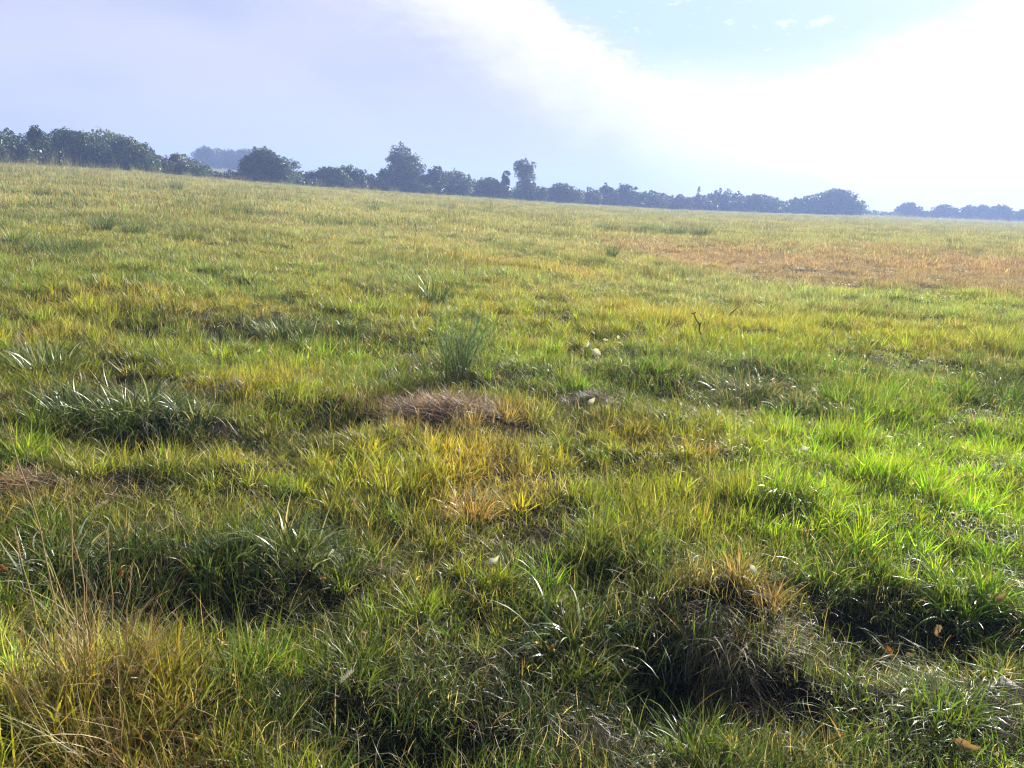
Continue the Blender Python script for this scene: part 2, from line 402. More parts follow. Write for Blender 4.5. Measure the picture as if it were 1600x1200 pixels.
# ------------------------------------------------------------------ ground sheet
nA, r_in, r_out, q_ = 540, .4, 800.0, 1.0125
rings = [r_in * q_ ** k for k in range(int(math.log(r_out / r_in) / math.log(q_)) + 1)] + [r_out]
rr = np.array(rings); aa = np.linspace(-PI, PI, nA, endpoint=False)
X = (rr[:, None] * np.sin(aa)).ravel(); Y = (rr[:, None] * np.cos(aa)).ravel()
X = np.append(X, 0); Y = np.append(Y, 0)
Z = height(X, Y)
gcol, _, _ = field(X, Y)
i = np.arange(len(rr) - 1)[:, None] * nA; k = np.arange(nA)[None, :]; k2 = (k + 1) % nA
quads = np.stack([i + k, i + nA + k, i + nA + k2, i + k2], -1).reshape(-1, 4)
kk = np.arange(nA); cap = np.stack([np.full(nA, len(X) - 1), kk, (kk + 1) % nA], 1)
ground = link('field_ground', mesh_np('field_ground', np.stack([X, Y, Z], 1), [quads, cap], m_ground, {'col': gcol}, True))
tag(ground, kind='structure')

# ------------------------------------------------------------------ sward: tufts scattered with geometry nodes
tufts = bpy.data.collections.new('tuft_shapes')
def tuft(i, kind):
    R = np.random.default_rng(100 + i)
    if kind == 'turf':      # short dense turf
        n = 85; rad = .12; K = 4; L = R.uniform(.03, .105, n) * R.uniform(.75, 1.3); Wd = R.uniform(.0026, .0056, n); ph = R.uniform(0, 1.0, n); bd = R.uniform(-.2, 1.7, n); cu = 1.1
    elif kind == 'clump':   # leafy shoots radiating from one crown
        n = 52; rad = .045; K = 5; L = R.uniform(.06, .17, n) * R.uniform(.8, 1.2); Wd = R.uniform(.0035, .0088, n); ph = R.uniform(0, .9, n); bd = R.uniform(.2, 1.5, n); cu = .6
    elif kind == 'wiry':    # long curled runners and stems
        n = 26; rad = .12; K = 7; L = R.uniform(.10, .26, n); Wd = R.uniform(.0016, .0030, n); ph = R.uniform(.1, 1.0, n); bd = R.uniform(.6, 3.2, n); cu = 2.2
    elif kind == 'litter':  # dead leaves lying flat between the tufts
        n = 46; rad = .14; K = 4; L = R.uniform(.03, .13, n); Wd = R.uniform(.0018, .0042, n); ph = R.uniform(1.0, 1.6, n); bd = R.uniform(-.4, .5, n); cu = 1.4
    elif kind == 'tall':    # seeding culms
        n = 16; rad = .16; K = 4; L = R.uniform(.18, .42, n); Wd = R.uniform(.003, .005, n); ph = R.uniform(0, .35, n); bd = R.uniform(.1, .7, n); cu = .5
    elif kind == 'mid':
        n = 80; rad = .18; K = 3; L = R.uniform(.035, .11, n); Wd = R.uniform(.0045, .008, n); ph = R.uniform(0, 1.0, n); bd = R.uniform(.1, 1.2, n); cu = .5
    else:                   # far
        n = 70; rad = .36; K = 2; L = R.uniform(.04, .15, n); Wd = R.uniform(.014, .028, n); ph = R.uniform(0, .6, n); bd = R.uniform(.1, 1.0, n); cu = .3
    r = rad * np.sqrt(R.uniform(0, 1, n)); a = R.uniform(-PI, PI, n)
    base = np.stack([r * np.sin(a), r * np.cos(a), np.full(n, -.008)], 1)
    if kind == 'litter': base[:, 2] = R.uniform(.004, .03, n)
    if kind == 'clump': ph = ph * np.clip(r / rad, .2, 1)
    V, fs, bi, t = blades(base, L, Wd, a + R.normal(0, .6, n) if kind == 'clump' else R.uniform(-PI, PI, n), ph, bd, K, R=R, curl=cu)
    rn = R.uniform(0, 1, (n, 3))[bi]
    me = mesh_np('tuft%02d' % i, V, fs, m_sward, {'rnd': rn, 'tt': t})
    o = bpy.data.objects.new('tuft%02d' % i, me); tufts.objects.link(o)
KINDS = ['turf'] * 7 + ['wiry'] * 5 + ['tall'] * 3 + ['mid'] * 5 + ['far'] * 5 + ['litter'] * 4 + ['clump'] * 6
for i, kd in enumerate(KINDS): tuft(i, kd)
RANGE = {k: (KINDS.index(k), KINDS.index(k) + KINDS.count(k)) for k in set(KINDS)}

MATS = [ell(*p) for p in [(690, 646, 105, 20), (925, 632, 55, 14), (25, 742, 90, 20), (560, 662, 50, 12)]]
def bare(x, y):
    m = 0
    for zx, zy, rx, ry, dep in HOLES:
        if dep < 0: m = np.maximum(m, np.exp(-1.3 * (((x - zx) / rx) ** 2 + ((y - zy) / ry) ** 2)) * min(1, -dep * 6))
    m = m * .85
    for zx, zy, rx, ry in MATS: m = np.maximum(m, .95 * np.exp(-(((x - zx) / rx) ** 2 + ((y - zy) / ry) ** 2) ** 2))
    return np.clip(1 - 1.25 * m * (.5 + .8 * fbm(x, y, .3, 91, 2)), .14, 1)
P, I, SC, DR, KM = [], [], [], [], []
def scatter(kind, d0, d1, dens, s0=.8, s1=1.25, half=46, keep=None, tilt=None):
    h = math.radians(half); area = h * (d1 * d1 - d0 * d0); n = int(area * dens)
    d = np.sqrt(rng.uniform(d0 * d0, d1 * d1, n)); a = rng.uniform(-h, h, n)
    x = d * np.sin(a); y = d * np.cos(a)
    if keep is not None:
        m = keep(x, y) > rng.uniform(0, 1, n); x = x[m]; y = y[m]
    n = len(x); br = brown(x, y)
    s = rng.uniform(s0, s1, n)
    hh = .55 + 1.8 * np.clip(fbm(x, y, .42, 71, 2) - .3, 0, 1) + .5 * fbm(x, y, 1.4, 72, 2) - .15 * br
    hh = np.maximum(hh, .5) * (1 + .55 * far_tufts(x, y) * (1 - br))
    if kind == 'far': hh = hh * rng.uniform(.5, 1.5, n)
    P.append(np.stack([x, y, height(x, y)], 1)); I.append(rng.integers(*RANGE[kind], n)); SC.append(np.stack([s, s, s * (np.sqrt(hh) if kind in ('clump', 'wiry') else hh)], 1)); KM.append(np.full(n, {'wiry': 1.5, 'clump': 1.12, 'litter': .45}.get(kind, 1.))); DR.append(np.full(n, .30 if kind == 'litter' else .14 if kind == 'wiry' else 0.))
inside = lambda x, y: (np.hypot(x, y) < edge_d(np.arctan2(x, y)) + 6).astype(float)
gapk = lambda x, y: bare(x, y) * np.clip(.5 + 2.4 * (fbm(x, y, .35, 93, 2) - .28), 0, 1)
scatter('turf', .9, 7.5, 120, half=50, keep=gapk)
scatter('turf', 7.5, 13, 68, .95, 1.4, keep=gapk)
wire = lambda x, y: np.clip(sum(np.exp(-((x - z[0]) / z[2]) ** 2 - ((y - z[1]) / z[3]) ** 2) for z in ZONES if z[4] in 'DR') * 1.2 + .3, 0, 1)
clk = lambda x, y: np.clip((fbm(x, y, .5, 95, 2) - .38) * 5, 0.05, 1) * np.clip(bare(x, y) + .12, 0, 1) * (1 - .8 * brown(x, y))
scatter('clump', .9, 7.5, 60, half=50, keep=clk)
scatter('clump', 7.5, 16, 34, .95, 1.5, keep=clk)
scatter('clump', 16, 40, 6, 1.2, 2.0, keep=clk)
scatter('wiry', .9, 7.5, 55, keep=wire, half=50)
scatter('litter', .9, 7.5, 22, half=50)
scatter('wiry', 7.5, 13, 9, keep=wire)
scatter('mid', 11, 30, 46, .9, 1.4)
scatter('far', 26, 60, 11, .8, 1.2)
scatter('far', 60, 130, 4.5, .9, 1.5, keep=inside)
scatter('far', 130, 300, 1.1, 1.1, 1.9, keep=inside)
scatter('tall', 1.4, 9, 1.2, .5, .9, keep=lambda x, y: np.clip((fbm(x, y, 1.5, 81) - .45) * 4, 0, 1))
scatter('tall', 9, 40, .8, .5, 1.0, keep=lambda x, y: np.clip((fbm(x, y, 3, 82) - .42) * 4, 0, 1) * (1 - brown(x, y)))
scatter('tall', 40, 130, .35, .9, 1.8, keep=lambda x, y: inside(x, y) * (1 - brown(x, y)))
fringe = lambda x, y: (np.abs(np.hypot(x, y) - edge_d(np.arctan2(x, y)) + 3) < 4).astype(float)
scatter('tall', 80, 300, 1.2, 1.6, 3.0, keep=fringe)
P = np.concatenate(P); I = np.concatenate(I); SC = np.concatenate(SC)
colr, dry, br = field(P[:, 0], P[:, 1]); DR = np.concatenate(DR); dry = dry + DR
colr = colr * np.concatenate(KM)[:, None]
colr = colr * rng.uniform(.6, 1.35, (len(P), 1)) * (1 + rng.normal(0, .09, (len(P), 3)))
colr = np.clip(colr, .01, .8)
me = bpy.data.meshes.new('grass'); me.vertices.add(len(P)); me.vertices.foreach_set('co', P.astype(np.float32).ravel())
me.attributes.new('idx', 'INT', 'POINT').data.foreach_set('value', I.astype(np.int32))
me.attributes.new('scl', 'FLOAT_VECTOR', 'POINT').data.foreach_set('vector', SC.astype(np.float32).ravel())
rot = np.stack([rng.normal(0, .12, len(P)), rng.normal(0, .12, len(P)), rng.uniform(0, 2 * PI, len(P))], 1)
me.attributes.new('rot', 'FLOAT_VECTOR', 'POINT').data.foreach_set('vector', rot.astype(np.float32).ravel())
me.attributes.new('col', 'FLOAT_COLOR', 'POINT').data.foreach_set('color', np.concatenate([colr, np.ones((len(P), 1))], 1).astype(np.float32).ravel())
me.attributes.new('dry', 'FLOAT', 'POINT').data.foreach_set('value', dry.astype(np.float32))
me.materials.append(m_sward)
grass = link('grass', me); tag(grass, 'short mixed green and straw grass covering the whole field', 'grass', kind='stuff')
ng = bpy.data.node_groups.new('scatter_tufts', 'GeometryNodeTree')
ng.interface.new_socket('Geometry', in_out='INPUT', socket_type='NodeSocketGeometry')
ng.interface.new_socket('Geometry', in_out='OUTPUT', socket_type='NodeSocketGeometry')
gi = ng.nodes.new('NodeGroupInput'); go = ng.nodes.new('NodeGroupOutput')
ci = ng.nodes.new('GeometryNodeCollectionInfo'); ci.inputs['Collection'].default_value = tufts
ci.inputs['Separate Children'].default_value = True; ci.inputs['Reset Children'].default_value = True
iop = ng.nodes.new('GeometryNodeInstanceOnPoints'); iop.inputs['Pick Instance'].default_value = True
def na(name, typ):
    n = ng.nodes.new('GeometryNodeInputNamedAttribute'); n.data_type = typ; n.inputs['Name'].default_value = name; return n.outputs['Attribute']
e2r = ng.nodes.new('FunctionNodeEulerToRotation')
ng.links.new(na('rot', 'FLOAT_VECTOR'), e2r.inputs[0])
ng.links.new(gi.outputs[0], iop.inputs['Points']); ng.links.new(ci.outputs[0], iop.inputs['Instance'])
ng.links.new(na('idx', 'INT'), iop.inputs['Instance Index']); ng.links.new(e2r.outputs[0], iop.inputs['Rotation'])
ng.links.new(na('scl', 'FLOAT_VECTOR'), iop.inputs['Scale']); ng.links.new(iop.outputs[0], go.inputs[0])
md = grass.modifiers.new('scatter', 'NODES'); md.node_group = ng
print('tuft instances', len(P))

# ------------------------------------------------------------------ trees and shrubs of the hedgerows
def crown_mesh(lobes, nleaf, size, m, R, gap=.0, zmin=-.3):
    """leaf sprays over the shells and through the volume of overlapping lobes: (x, y, z, rx, ry, rz)"""
    vol = np.array([l[3] * l[4] + l[3] * l[5] + l[4] * l[5] for l in lobes]); cnt = (nleaf * vol / vol.sum()).astype(int) + 4
    pos, nor = [], []
    for l, n in zip(lobes, cnt):
        d = R.normal(0, 1, (n, 3)); d /= np.linalg.norm(d, axis=1)[:, None]
        d[:, 2] = np.where(d[:, 2] < -.75, -d[:, 2], d[:, 2])
        ang = np.arctan2(d[:, 0], d[:, 1])
        bump = 1 + .22 * (vn(ang * 2.2 + l[0], d[:, 2] * 3 + l[1], 5) - .5) * 2 + .12 * (vn(ang * 6 + l[2], d[:, 2] * 7, 6) - .5) * 2
        r = bump * (1 - np.abs(R.normal(0, .20, n)) - (R.uniform(0, 1, n) < .06) * -.12)
        p = np.array(l[:3]) + d * r[:, None] * np.array(l[3:6])
        if gap:
            k = vn(p[:, 0] / 1.1, p[:, 2] / 1.1 + p[:, 1] * .6, 9) > gap * R.uniform(.5, 1.2, n); p = p[k]; d = d[k]
        pos.append(p); nor.append(d)
    p = np.concatenate(pos); d = np.concatenate(nor); n = len(p)
    d = d + R.normal(0, .75, (n, 3)); d /= np.linalg.norm(d, axis=1)[:, None]
    a = np.cross(d, R.normal(0, 1, (n, 3))); a /= np.linalg.norm(a, axis=1)[:, None]; c = np.cross(d, a)
    s = (size * R.uniform(.45, 1.35, n))[:, None]
    el_ = R.uniform(.45, .8, n)[:, None]
    V = np.stack([p - a * s, p - c * s * el_ + d * s * .15, p + a * s, p + c * s * el_ + d * s * .15], 1).reshape(-1, 3)
    V[:, 2] = np.maximum(V[:, 2], zmin)
    f = np.arange(n * 4).reshape(n, 4)
    rn = np.repeat(R.uniform(0, 1, (n, 3)), 4, 0)
    return mesh_np('crown', V, [f], m, {'rnd': rn})
def wood_mesh(h, lobes, R, girth, stems=1):
    parts = []
    for s in range(stems):
        ox, oy = (0, 0) if stems == 1 else (R.uniform(-.25, .25) * h * .5, R.uniform(-.2, .2) * h * .3)
        pts = [(ox, oy, -.3)]; th = h * .62
        for k in range(1, 5): pts.append((ox + R.normal(0, .03) * h, oy + R.normal(0, .03) * h, th * k / 4))
        parts.append(tube(pts, [girth * (1.25 - .25 * k) for k in range(5)], 7) + ({},))
        for l in lobes:
            if R.uniform() > .85: continue
            z0 = pts[2] if l[2] < h * .55 else pts[3]
            e = np.array(l[:3]) + R.normal(0, .1, 3) * np.array(l[3:6]); z0 = np.array(z0); mid = (z0 + e) / 2 + R.normal(0, .05, 3) * h
            parts.append(tube([z0, mid, e], [girth * .45, girth * .3, girth * .1], 5) + ({},))
            for q in range(3):
                e2 = e + R.normal(0, .55, 3) * np.array(l[3:6]); parts.append(tube([mid, (mid + e2) / 2 + R.normal(0, .1, 3), e2], [girth * .2, girth * .13, girth * .04], 4) + ({},))
    V, fs, _ = joinparts(parts)
    return mesh_np('trunk', V, fs, m_bark, smooth=True)

def tree(px, x0, x1, ytop, D, form, lm, name, cat, label, group, seed, dens=1.0, base=None):
    """px: column of the foot; x0..x1, ytop: silhouette in photograph pixels; D: metres away"""
    R = np.random.default_rng(seed)
    v = ray(px, base if base else 300); a = math.atan2(v[0], v[1]); X, Y = D * math.sin(a), D * math.cos(a)
    Z = float(height(X, Y))
    vt = ray(px, ytop); top = CAMZ + D * vt[2] / math.hypot(vt[0], vt[1]); h = max(top - Z, .8)
    w = (x1 - x0) / F * D * (1.1 if form in ('dome', 'lumpy') and D < 240 else .9 if D > 280 and D < 304.5 and px > 1400 else 1.0)
    off = ((x0 + x1) / 2 - px) / F * D
    lobes = []
    if form == 'dome':
        for k in range(12):
            t = R.uniform(-.5, .5); ww = w * .5; hz_ = h * (1 - 1.9 * t * t) * R.uniform(.55, .72)
            r_ = R.uniform(.2, .3) * min(w, h * 1.5)
            lobes.append((t * (w - r_ * 1.3) , R.uniform(-.25, .25) * w, hz_ , r_, r_, h - hz_ if abs(t) < .15 else r_ * .8))
        for k in range(9):
            t = (k + R.uniform(0, 1)) / 9 - .5; r_ = h * R.uniform(.2, .3); lobes.append((t * (w - r_ * 1.5), R.uniform(-.3, .1) * w, h * R.uniform(.12, .34), r_ * 1.2, r_, r_))
        lobes.append((0, 0, h * .40, w * .45, w * .4, h * .42))
        lobes.append((0, 0, h * .7, w * .28, w * .28, h * .3))
    elif form == 'tall':
        for k in range(22):
            z = h * R.uniform(.2, .86); rw = w * .5 * (1.05 - .55 * max(0., z / h - .25)); r_ = R.uniform(.28, .46) * w * .5 * (1.1 - .45 * z / h)
            aa_ = R.uniform(-PI, PI); q = max(rw - r_, 0) * R.uniform(.5, 1.1)
            lobes.append((q * math.sin(aa_), q * math.cos(aa_), z, r_, r_, r_ * .85))
        lobes.append((0, 0, h * .84, w * .26, w * .26, h * .16)); lobes.append((-w * .08, 0, h * .70, w * .33, w * .3, h * .18))
        lobes.append((w * .1, 0, h * .5, w * .36, w * .33, h * .36)); lobes.append((0, 0, h * .2, w * .44, w * .4, h * .2)); lobes.append((0, 0, h * .12, w * .5, w * .4, h * .14))
    elif form == 'lumpy':
        for k in range(16):
            t = R.uniform(-.5, .5); z = h * R.uniform(.35, .8) * (1 - .9 * t * t); r_ = R.uniform(.13, .24) * h
            lobes.append((t * (w - r_), R.uniform(-.3, .3) * w, z, r_ * 1.15, r_, r_))
        lobes.append((R.uniform(-.15, .15) * w, 0, h * .75, h * .26, h * .26, h * .25)); lobes.append((0, 0, h * .33, w * .5, w * .4, h * .36))
        for k in range(8):
            t = (k + R.uniform(0, 1)) / 8 - .5; r_ = h * R.uniform(.16, .26); lobes.append((t * (w - r_ * 1.3), R.uniform(-.3, .1) * w, h * R.uniform(.1, .3), r_ * 1.2, r_, r_))
    elif form == 'sparse':
        for k in range(9):
            t = R.uniform(-.45, .45); z = h * R.uniform(.4, .85) * (1 - .8 * t * t); r_ = R.uniform(.10, .2) * h
            lobes.append((t * w, R.uniform(-.3, .3) * w, z, r_ * 1.1, r_, r_))
        lobes.append((0, 0, h * .22, w * .42, w * .35, h * .24))
    elif form == 'spire':
        for k in range(9):
            z = h * (.12 + .1 * k); r_ = w * .5 * (1 - k / 10) + .1; lobes.append((R.normal(0, .05) * w, 0, z, r_, r_, h * .09))
    elif form == 'low':
        n = max(4, int(w / 2.2))
        for k in range(n * 2):
            t = (k + R.uniform(0, 1)) / (n * 2) - .5; r_ = h * R.uniform(.32, .55)
            lobes.append((t * w, R.uniform(-.6, .6), h * R.uniform(.3, .55), r_ * 1.5, r_, r_))
    if form in ('dome', 'lumpy', 'tall'):
        big = lobes[:]
        for k in range(26):
            l = big[R.integers(len(big))]; q = R.uniform(-1.3, 1.3); r_ = R.uniform(.03, .085) * h
            if l[2] < h * .3: continue
            lobes.append((l[0] + math.sin(q) * l[3] * 1.02, l[1] + R.uniform(-.5, .3) * l[4], min(l[2] + math.cos(q) * l[5] * 1.02, h * 1.04), r_ * 1.1, r_, r_ * R.uniform(.8, 1.7)))
    root = tag(empty(name, (X, Y, Z), -a), label, cat, group)
    lobes = [(l[0] + off,) + tuple(l[1:]) for l in lobes]
    pix = D / 788.0
    size = max(.09, min(.30, pix * .95))
    area = sum(l[3] * l[5] for l in lobes)
    n = int(min(26000, dens * 5.2 * area / (size * size)))
    gap = {'sparse': .5, 'lumpy': .18, 'tall': .15}.get(form, .1)
    link('crown', crown_mesh(lobes, int(n * 1.15), size, LM[lm], R, gap), root)
    tr = link('trunk', wood_mesh(h, lobes[:10], R, max(.05, h * .022), 1 if form in ('tall', 'spire') else 3), root)
    if off: 
        for v_ in tr.data.vertices:
            if v_.co.z < h * .3: v_.co.x += off
    return root
HG = 'trees and bushes of the hedgerow across the field'
TREES = [
 (-60, -130, 25, 190, 99, 'dome', 'dark', 'bush', 'bush', 'dark rounded bush cut by the left edge of the picture, highest one there'),
 (40, -5, 84, 205, 100, 'lumpy', 'dark', 'bush', 'bush', 'dark bushy hedgerow tree at far left with a small spike on its top'),
 (62, 50, 76, 195, 99, 'tall', 'dark', 'young_tree', 'tree', 'thin pointed leader poking up above the dark bush at far left'),
 (116, 76, 165, 204, 103, 'dome', 'dark', 'bush', 'bush', 'broad dark dome shaped bush between the spiked bush and the olive tree'),
 (158, 128, 195, 201, 107, 'lumpy', 'olive', 'olive_green_tree', 'tree', 'pale olive green tree rising out of the dark bushes at left'),
 (200, 170, 236, 216, 104, 'dome', 'grey', 'bush', 'bush', 'grey green bush stepping down to the right of the olive tree'),
 (222, 205, 245, 234, 103, 'lumpy', 'green', 'bush', 'bush', 'small green bush at the low right end of the left clump'),
 (250, 222, 284, 231, 107, 'sparse', 'bare', 'thin_tree', 'tree', 'thin see-through shrub with bare twigs right of the left clump'),
 (281, 271, 293, 240, 108, 'lumpy', 'green', 'young_tree', 'tree', 'small upright young tree just left of the far wood'),
 (293, 285, 302, 248, 109, 'lumpy', 'green', 'young_tree', 'tree', 'tiny young tree touching the left side of the far wood'),
 (264, 218, 316, 249, 105, 'low', 'grey', 'bramble', 'bramble', 'low grey green bramble patch under the thin see-through shrub'),
 (345, 290, 396, 266, 111, 'low', 'dark', 'bramble', 'bramble', 'low dark bramble strip in front of the far blue wood'),
 (420, 384, 446, 234, 115, 'dome', 'dark', 'round_tree', 'tree', 'dark round tree standing in front of the right end of the far wood'),
 (455, 432, 480, 246, 119, 'sparse', 'grey', 'thin_tree', 'tree', 'thin leaved tree leaning on the right of the dark round tree'),
 (468, 440, 494, 276, 120, 'low', 'grey', 'bramble', 'bramble', 'low bramble patch in the gap right of the thin leaved tree'),
 (514, 483, 546, 261, 124, 'dome', 'dark', 'bush', 'bush', 'wide dark bush right of the gap, left half of a pair'),
 (549, 530, 568, 258, 127, 'lumpy', 'dark', 'bush', 'bush', 'narrow lumpy bush joined to the wide dark bush on its right'),
 (582, 562, 604, 272, 131, 'lumpy', 'green', 'bush', 'bush', 'low bush between the paired dark bushes and the tallest tree'),
 (603, 590, 618, 263, 134, 'lumpy', 'dark', 'young_tree', 'tree', 'small shoulder tree against the left side of the tallest tree'),
 (634, 600, 666, 230, 137, 'tall', 'grey', 'tall_tree', 'tree', 'tallest hedgerow tree with a clumpy two-humped crown, left of centre'),
 (672, 655, 694, 259, 139, 'lumpy', 'dark', 'bush', 'bush', 'dark bush against the right foot of the tallest tree'),
 (705, 682, 738, 264, 143, 'lumpy', 'grey', 'bush', 'bush', 'grey green loose bush sloping down right of the tallest tree'),
 (632, 598, 668, 283, 133, 'low', 'dark', 'bramble', 'bramble', 'low bramble mass around the foot of the tallest tree'),
 (764, 738, 792, 278, 149, 'dome', 'dark', 'bush', 'bush', 'dark flat topped bush left of the columnar tree'),
 (789, 781, 797, 266, 151, 'tall', 'dark', 'young_tree', 'tree', 'slim spindly tree beside the columnar tree on its left'),
 (816, 798, 838, 249, 152, 'tall', 'grey', 'columnar_tree', 'tree', 'tall columnar tree with a round head near the centre of the hedgerow'),
 (832, 812, 852, 287, 153, 'lumpy', 'grey', 'bush', 'bush', 'loose grey bush at the right foot of the columnar tree'),
 (879, 850, 909, 288, 164, 'dome', 'dark', 'bush', 'bush', 'smooth dark dome bush just right of the columnar tree'),
 (921, 904, 940, 293, 176, 'lumpy', 'green', 'bush', 'bush', 'small green bush right of the smooth dark dome bush'),
 (948, 932, 966, 290, 182, 'dome', 'green', 'bush', 'bush', 'second bush right of the smooth dark dome, round and small'),
 (980, 957, 1008, 288, 186, 'lumpy', 'dark', 'tree', 'tree', 'wide dark tree that is highest in the stretch right of the dome bush'),
 (1021, 1000, 1044, 298, 193, 'lumpy', 'green', 'bush', 'bush', 'green bush at the right shoulder of the wide dark tree'),
 (1058, 1038, 1080, 303, 199, 'lumpy', 'dark', 'bush', 'bush', 'low dark bush left of the two conifer tips'),
 (1092, 1085, 1099, 292, 206, 'spire', 'ever', 'conifer', 'conifer', 'left one of two small pointed conifers in the hedgerow'),
 (1125, 1118, 1133, 294, 210, 'spire', 'ever', 'conifer', 'conifer', 'right one of two small pointed conifers in the hedgerow'),
 (1097, 1075, 1120, 305, 205, 'lumpy', 'dark', 'bush', 'bush', 'dark bush below and between the two pointed conifers'),
 (1140, 1112, 1162, 296, 213, 'lumpy', 'grey', 'tree', 'tree', 'uneven topped tree just right of the pointed conifers'),
 (1192, 1155, 1229, 304, 218, 'dome', 'dark', 'bush', 'bush', 'long low dome of a bush in the right half of the hedgerow'),
 (1246, 1226, 1266, 310, 225, 'lumpy', 'green', 'bush', 'bush', 'small green bush in the dip left of the last big bushes'),
 (1268, 1250, 1290, 306, 228, 'dome', 'dark', 'bush', 'bush', 'dark bush merging into the left side of the last big tree'),
 (1308, 1272, 1343, 296, 232, 'dome', 'dark', 'round_tree', 'tree', 'big dark round tree that ends the hedgerow at its right end'),
 (1372, 1342, 1404, 329, 270, 'low', 'olive', 'bramble', 'bramble', 'very low hedge line in the gap right of the last big tree'),
 (1423, 1404, 1443, 317, 290, 'dome', 'dark', 'round_tree', 'tree', 'first isolated round tree right of the gap, far away'),
 (1452, 1440, 1464, 328, 295, 'low', 'dark', 'bramble', 'bramble', 'little low shrub between the first two isolated round trees'),
 (1482, 1461, 1503, 320, 296, 'dome', 'dark', 'round_tree', 'tree', 'second isolated round tree right of the gap, far away'),
 (1520, 1503, 1540, 322, 300, 'dome', 'dark', 'round_tree', 'tree', 'left one of two touching round trees near the right edge'),
 (1545, 1528, 1556, 321, 305, 'dome', 'dark', 'round_tree', 'tree', 'small round tree squeezed behind the touching pair at right'),
 (1567, 1550, 1586, 320, 302, 'dome', 'dark', 'round_tree', 'tree', 'right one of two touching round trees near the right edge'),
 (1603, 1584, 1630, 328, 304, 'dome', 'dark', 'round_tree', 'tree', 'low round tree cut off by the right edge of the picture'),
 (1665, 1632, 1700, 318, 306, 'dome', 'dark', 'round_tree', 'tree', 'round tree beyond the right edge of the picture'),
]
for i, (px, x0, x1, yt, D, form, lm, nm, cat, lab) in enumerate(TREES):
    base = 300
    tree(px, x0, x1, yt, D, form, lm, nm, cat, lab, HG, 500 + i)
WG = 'trees of the far blue wood'
for i, (px, x0, x1, yt, D, lab) in enumerate([
    (322, 300, 350, 231, 305, 'leftmost tree of the far blue wood, with a square shoulder'),
    (345, 322, 370, 233, 311, 'second tree from the left in the far blue wood'),
    (364, 340, 390, 236, 307, 'middle tree of the far blue wood, slightly lower'),
    (384, 362, 405, 234, 309, 'fourth tree of the far blue wood, left of the dark round tree'),
    (402, 384, 424, 237, 307, 'last tree of the far blue wood, half behind the dark round tree')]):
    tree(px, x0, x1, yt, D, 'dome', 'dark', 'round_tree', 'tree', lab, WG, 700 + i)
# bramble and rank growth under the bushes: four long stretches
for i, (x0, x1, D0, D1, hp, lab) in enumerate([
    (-120, 300, 97, 110, 2.0, 'dark bramble growth along the foot of the left clump of bushes'),
    (380, 740, 116, 146, 2.1, 'dark bramble growth along the hedgerow foot under the tallest tree'),
    (730, 1080, 147, 201, 2.6, 'dark bramble growth along the hedgerow foot from columnar tree to conifers'),
    (1070, 1345, 202, 234, 2.8, 'dark bramble growth along the hedgerow foot under the last big round tree')]):
    R = np.random.default_rng(900 + i); lobes = []
    n = int((x1 - x0) / 7)
    p0 = None
    for k in range(n):
        px = x0 + (x1 - x0) * (k + R.uniform(0, 1)) / n; v = ray(px, 300); a = math.atan2(v[0], v[1]); D = float(edge_d(a)) + R.uniform(1.0, 3.5)
        X_, Y_ = D * math.sin(a), D * math.cos(a); Z_ = float(height(X_, Y_))
        if p0 is None: p0 = (X_, Y_, Z_)
        hh = hp * R.uniform(.45, 1.15)
        lobes.append((X_ - p0[0], Y_ - p0[1], Z_ - p0[2] + hh * .4, hh * 1.3, hh, hh * .6))
    V0 = crown_mesh(lobes, n * 300, .17 + .03 * i, LM['dark'] if i != 1 else LM['grey'], R, .1, -50)
    o = link('bramble_hedge', V0, None, p0); tag(o, lab, 'bramble hedge', 'bramble growth under the hedgerow')

# posts in the gap on the right
for i, (px, D, hgt, lab) in enumerate([(1357, 262, 2.6, 'taller wooden post standing in the hedgerow gap'), (1377, 264, 1.9, 'shorter wooden post standing in the hedgerow gap')]):
    v = ray(px, 330); a = math.atan2(v[0], v[1]); X_, Y_ = D * math.sin(a), D * math.cos(a); Z_ = float(height(X_, Y_))
    V, fs = tube([(0, 0, -.3), (0, 0, hgt * .6), (.03, 0, hgt)], [.10, .09, .085], 8)
    fs = fs + [np.array([[16, 17, 18, 19], [16, 19, 20, 23], [20, 21, 22, 23]])]
    o = link('fence_post', mesh_np('post', V, fs, m_bark), None, (X_, Y_, Z_)); tag(o, lab, 'fence post', 'posts in the hedgerow gap')

# ------------------------------------------------------------------ tussocks and weeds in the field
def bcol(n, cols, wts, R, jit=.25):
    c = np.array([cols[k] for k in R.choice(len(cols), n, p=np.array(wts) / sum(wts))])
    return c * R.uniform(1 - jit, 1 + jit, (n, 1))
GR, GY, SV, DK, ST, OR, RB, PK = (.085, .13, .03), (.19, .22, .035), (.27, .30, .19), (.035, .06, .022), (.45, .38, .22), (.46, .27, .09), (.24, .14, .09), (.55, .50, .40)
STY = dict(distant=([(.05, .085, .04), (.07, .115, .05), (.13, .18, .08)], [4, 4, 2]), rush=([DK, GR, SV], [5, 4, 1.2]), broad=([GR, DK, SV, ST], [5, 3, 3.5, .6]), green=([GR, GY, SV], [5, 3, 1]), grey=([(.09, .10, .07), DK, ST, SV], [4, 3, 2, 1]),
           straw=([ST, OR, GY, RB], [3, 5, 2, 1]), dry=([(.28, .22, .15), RB, ST, DK], [4, 3, 3, 2]), lime=([(.16, .28, .03), GY, GR], [5, 3, 2]))
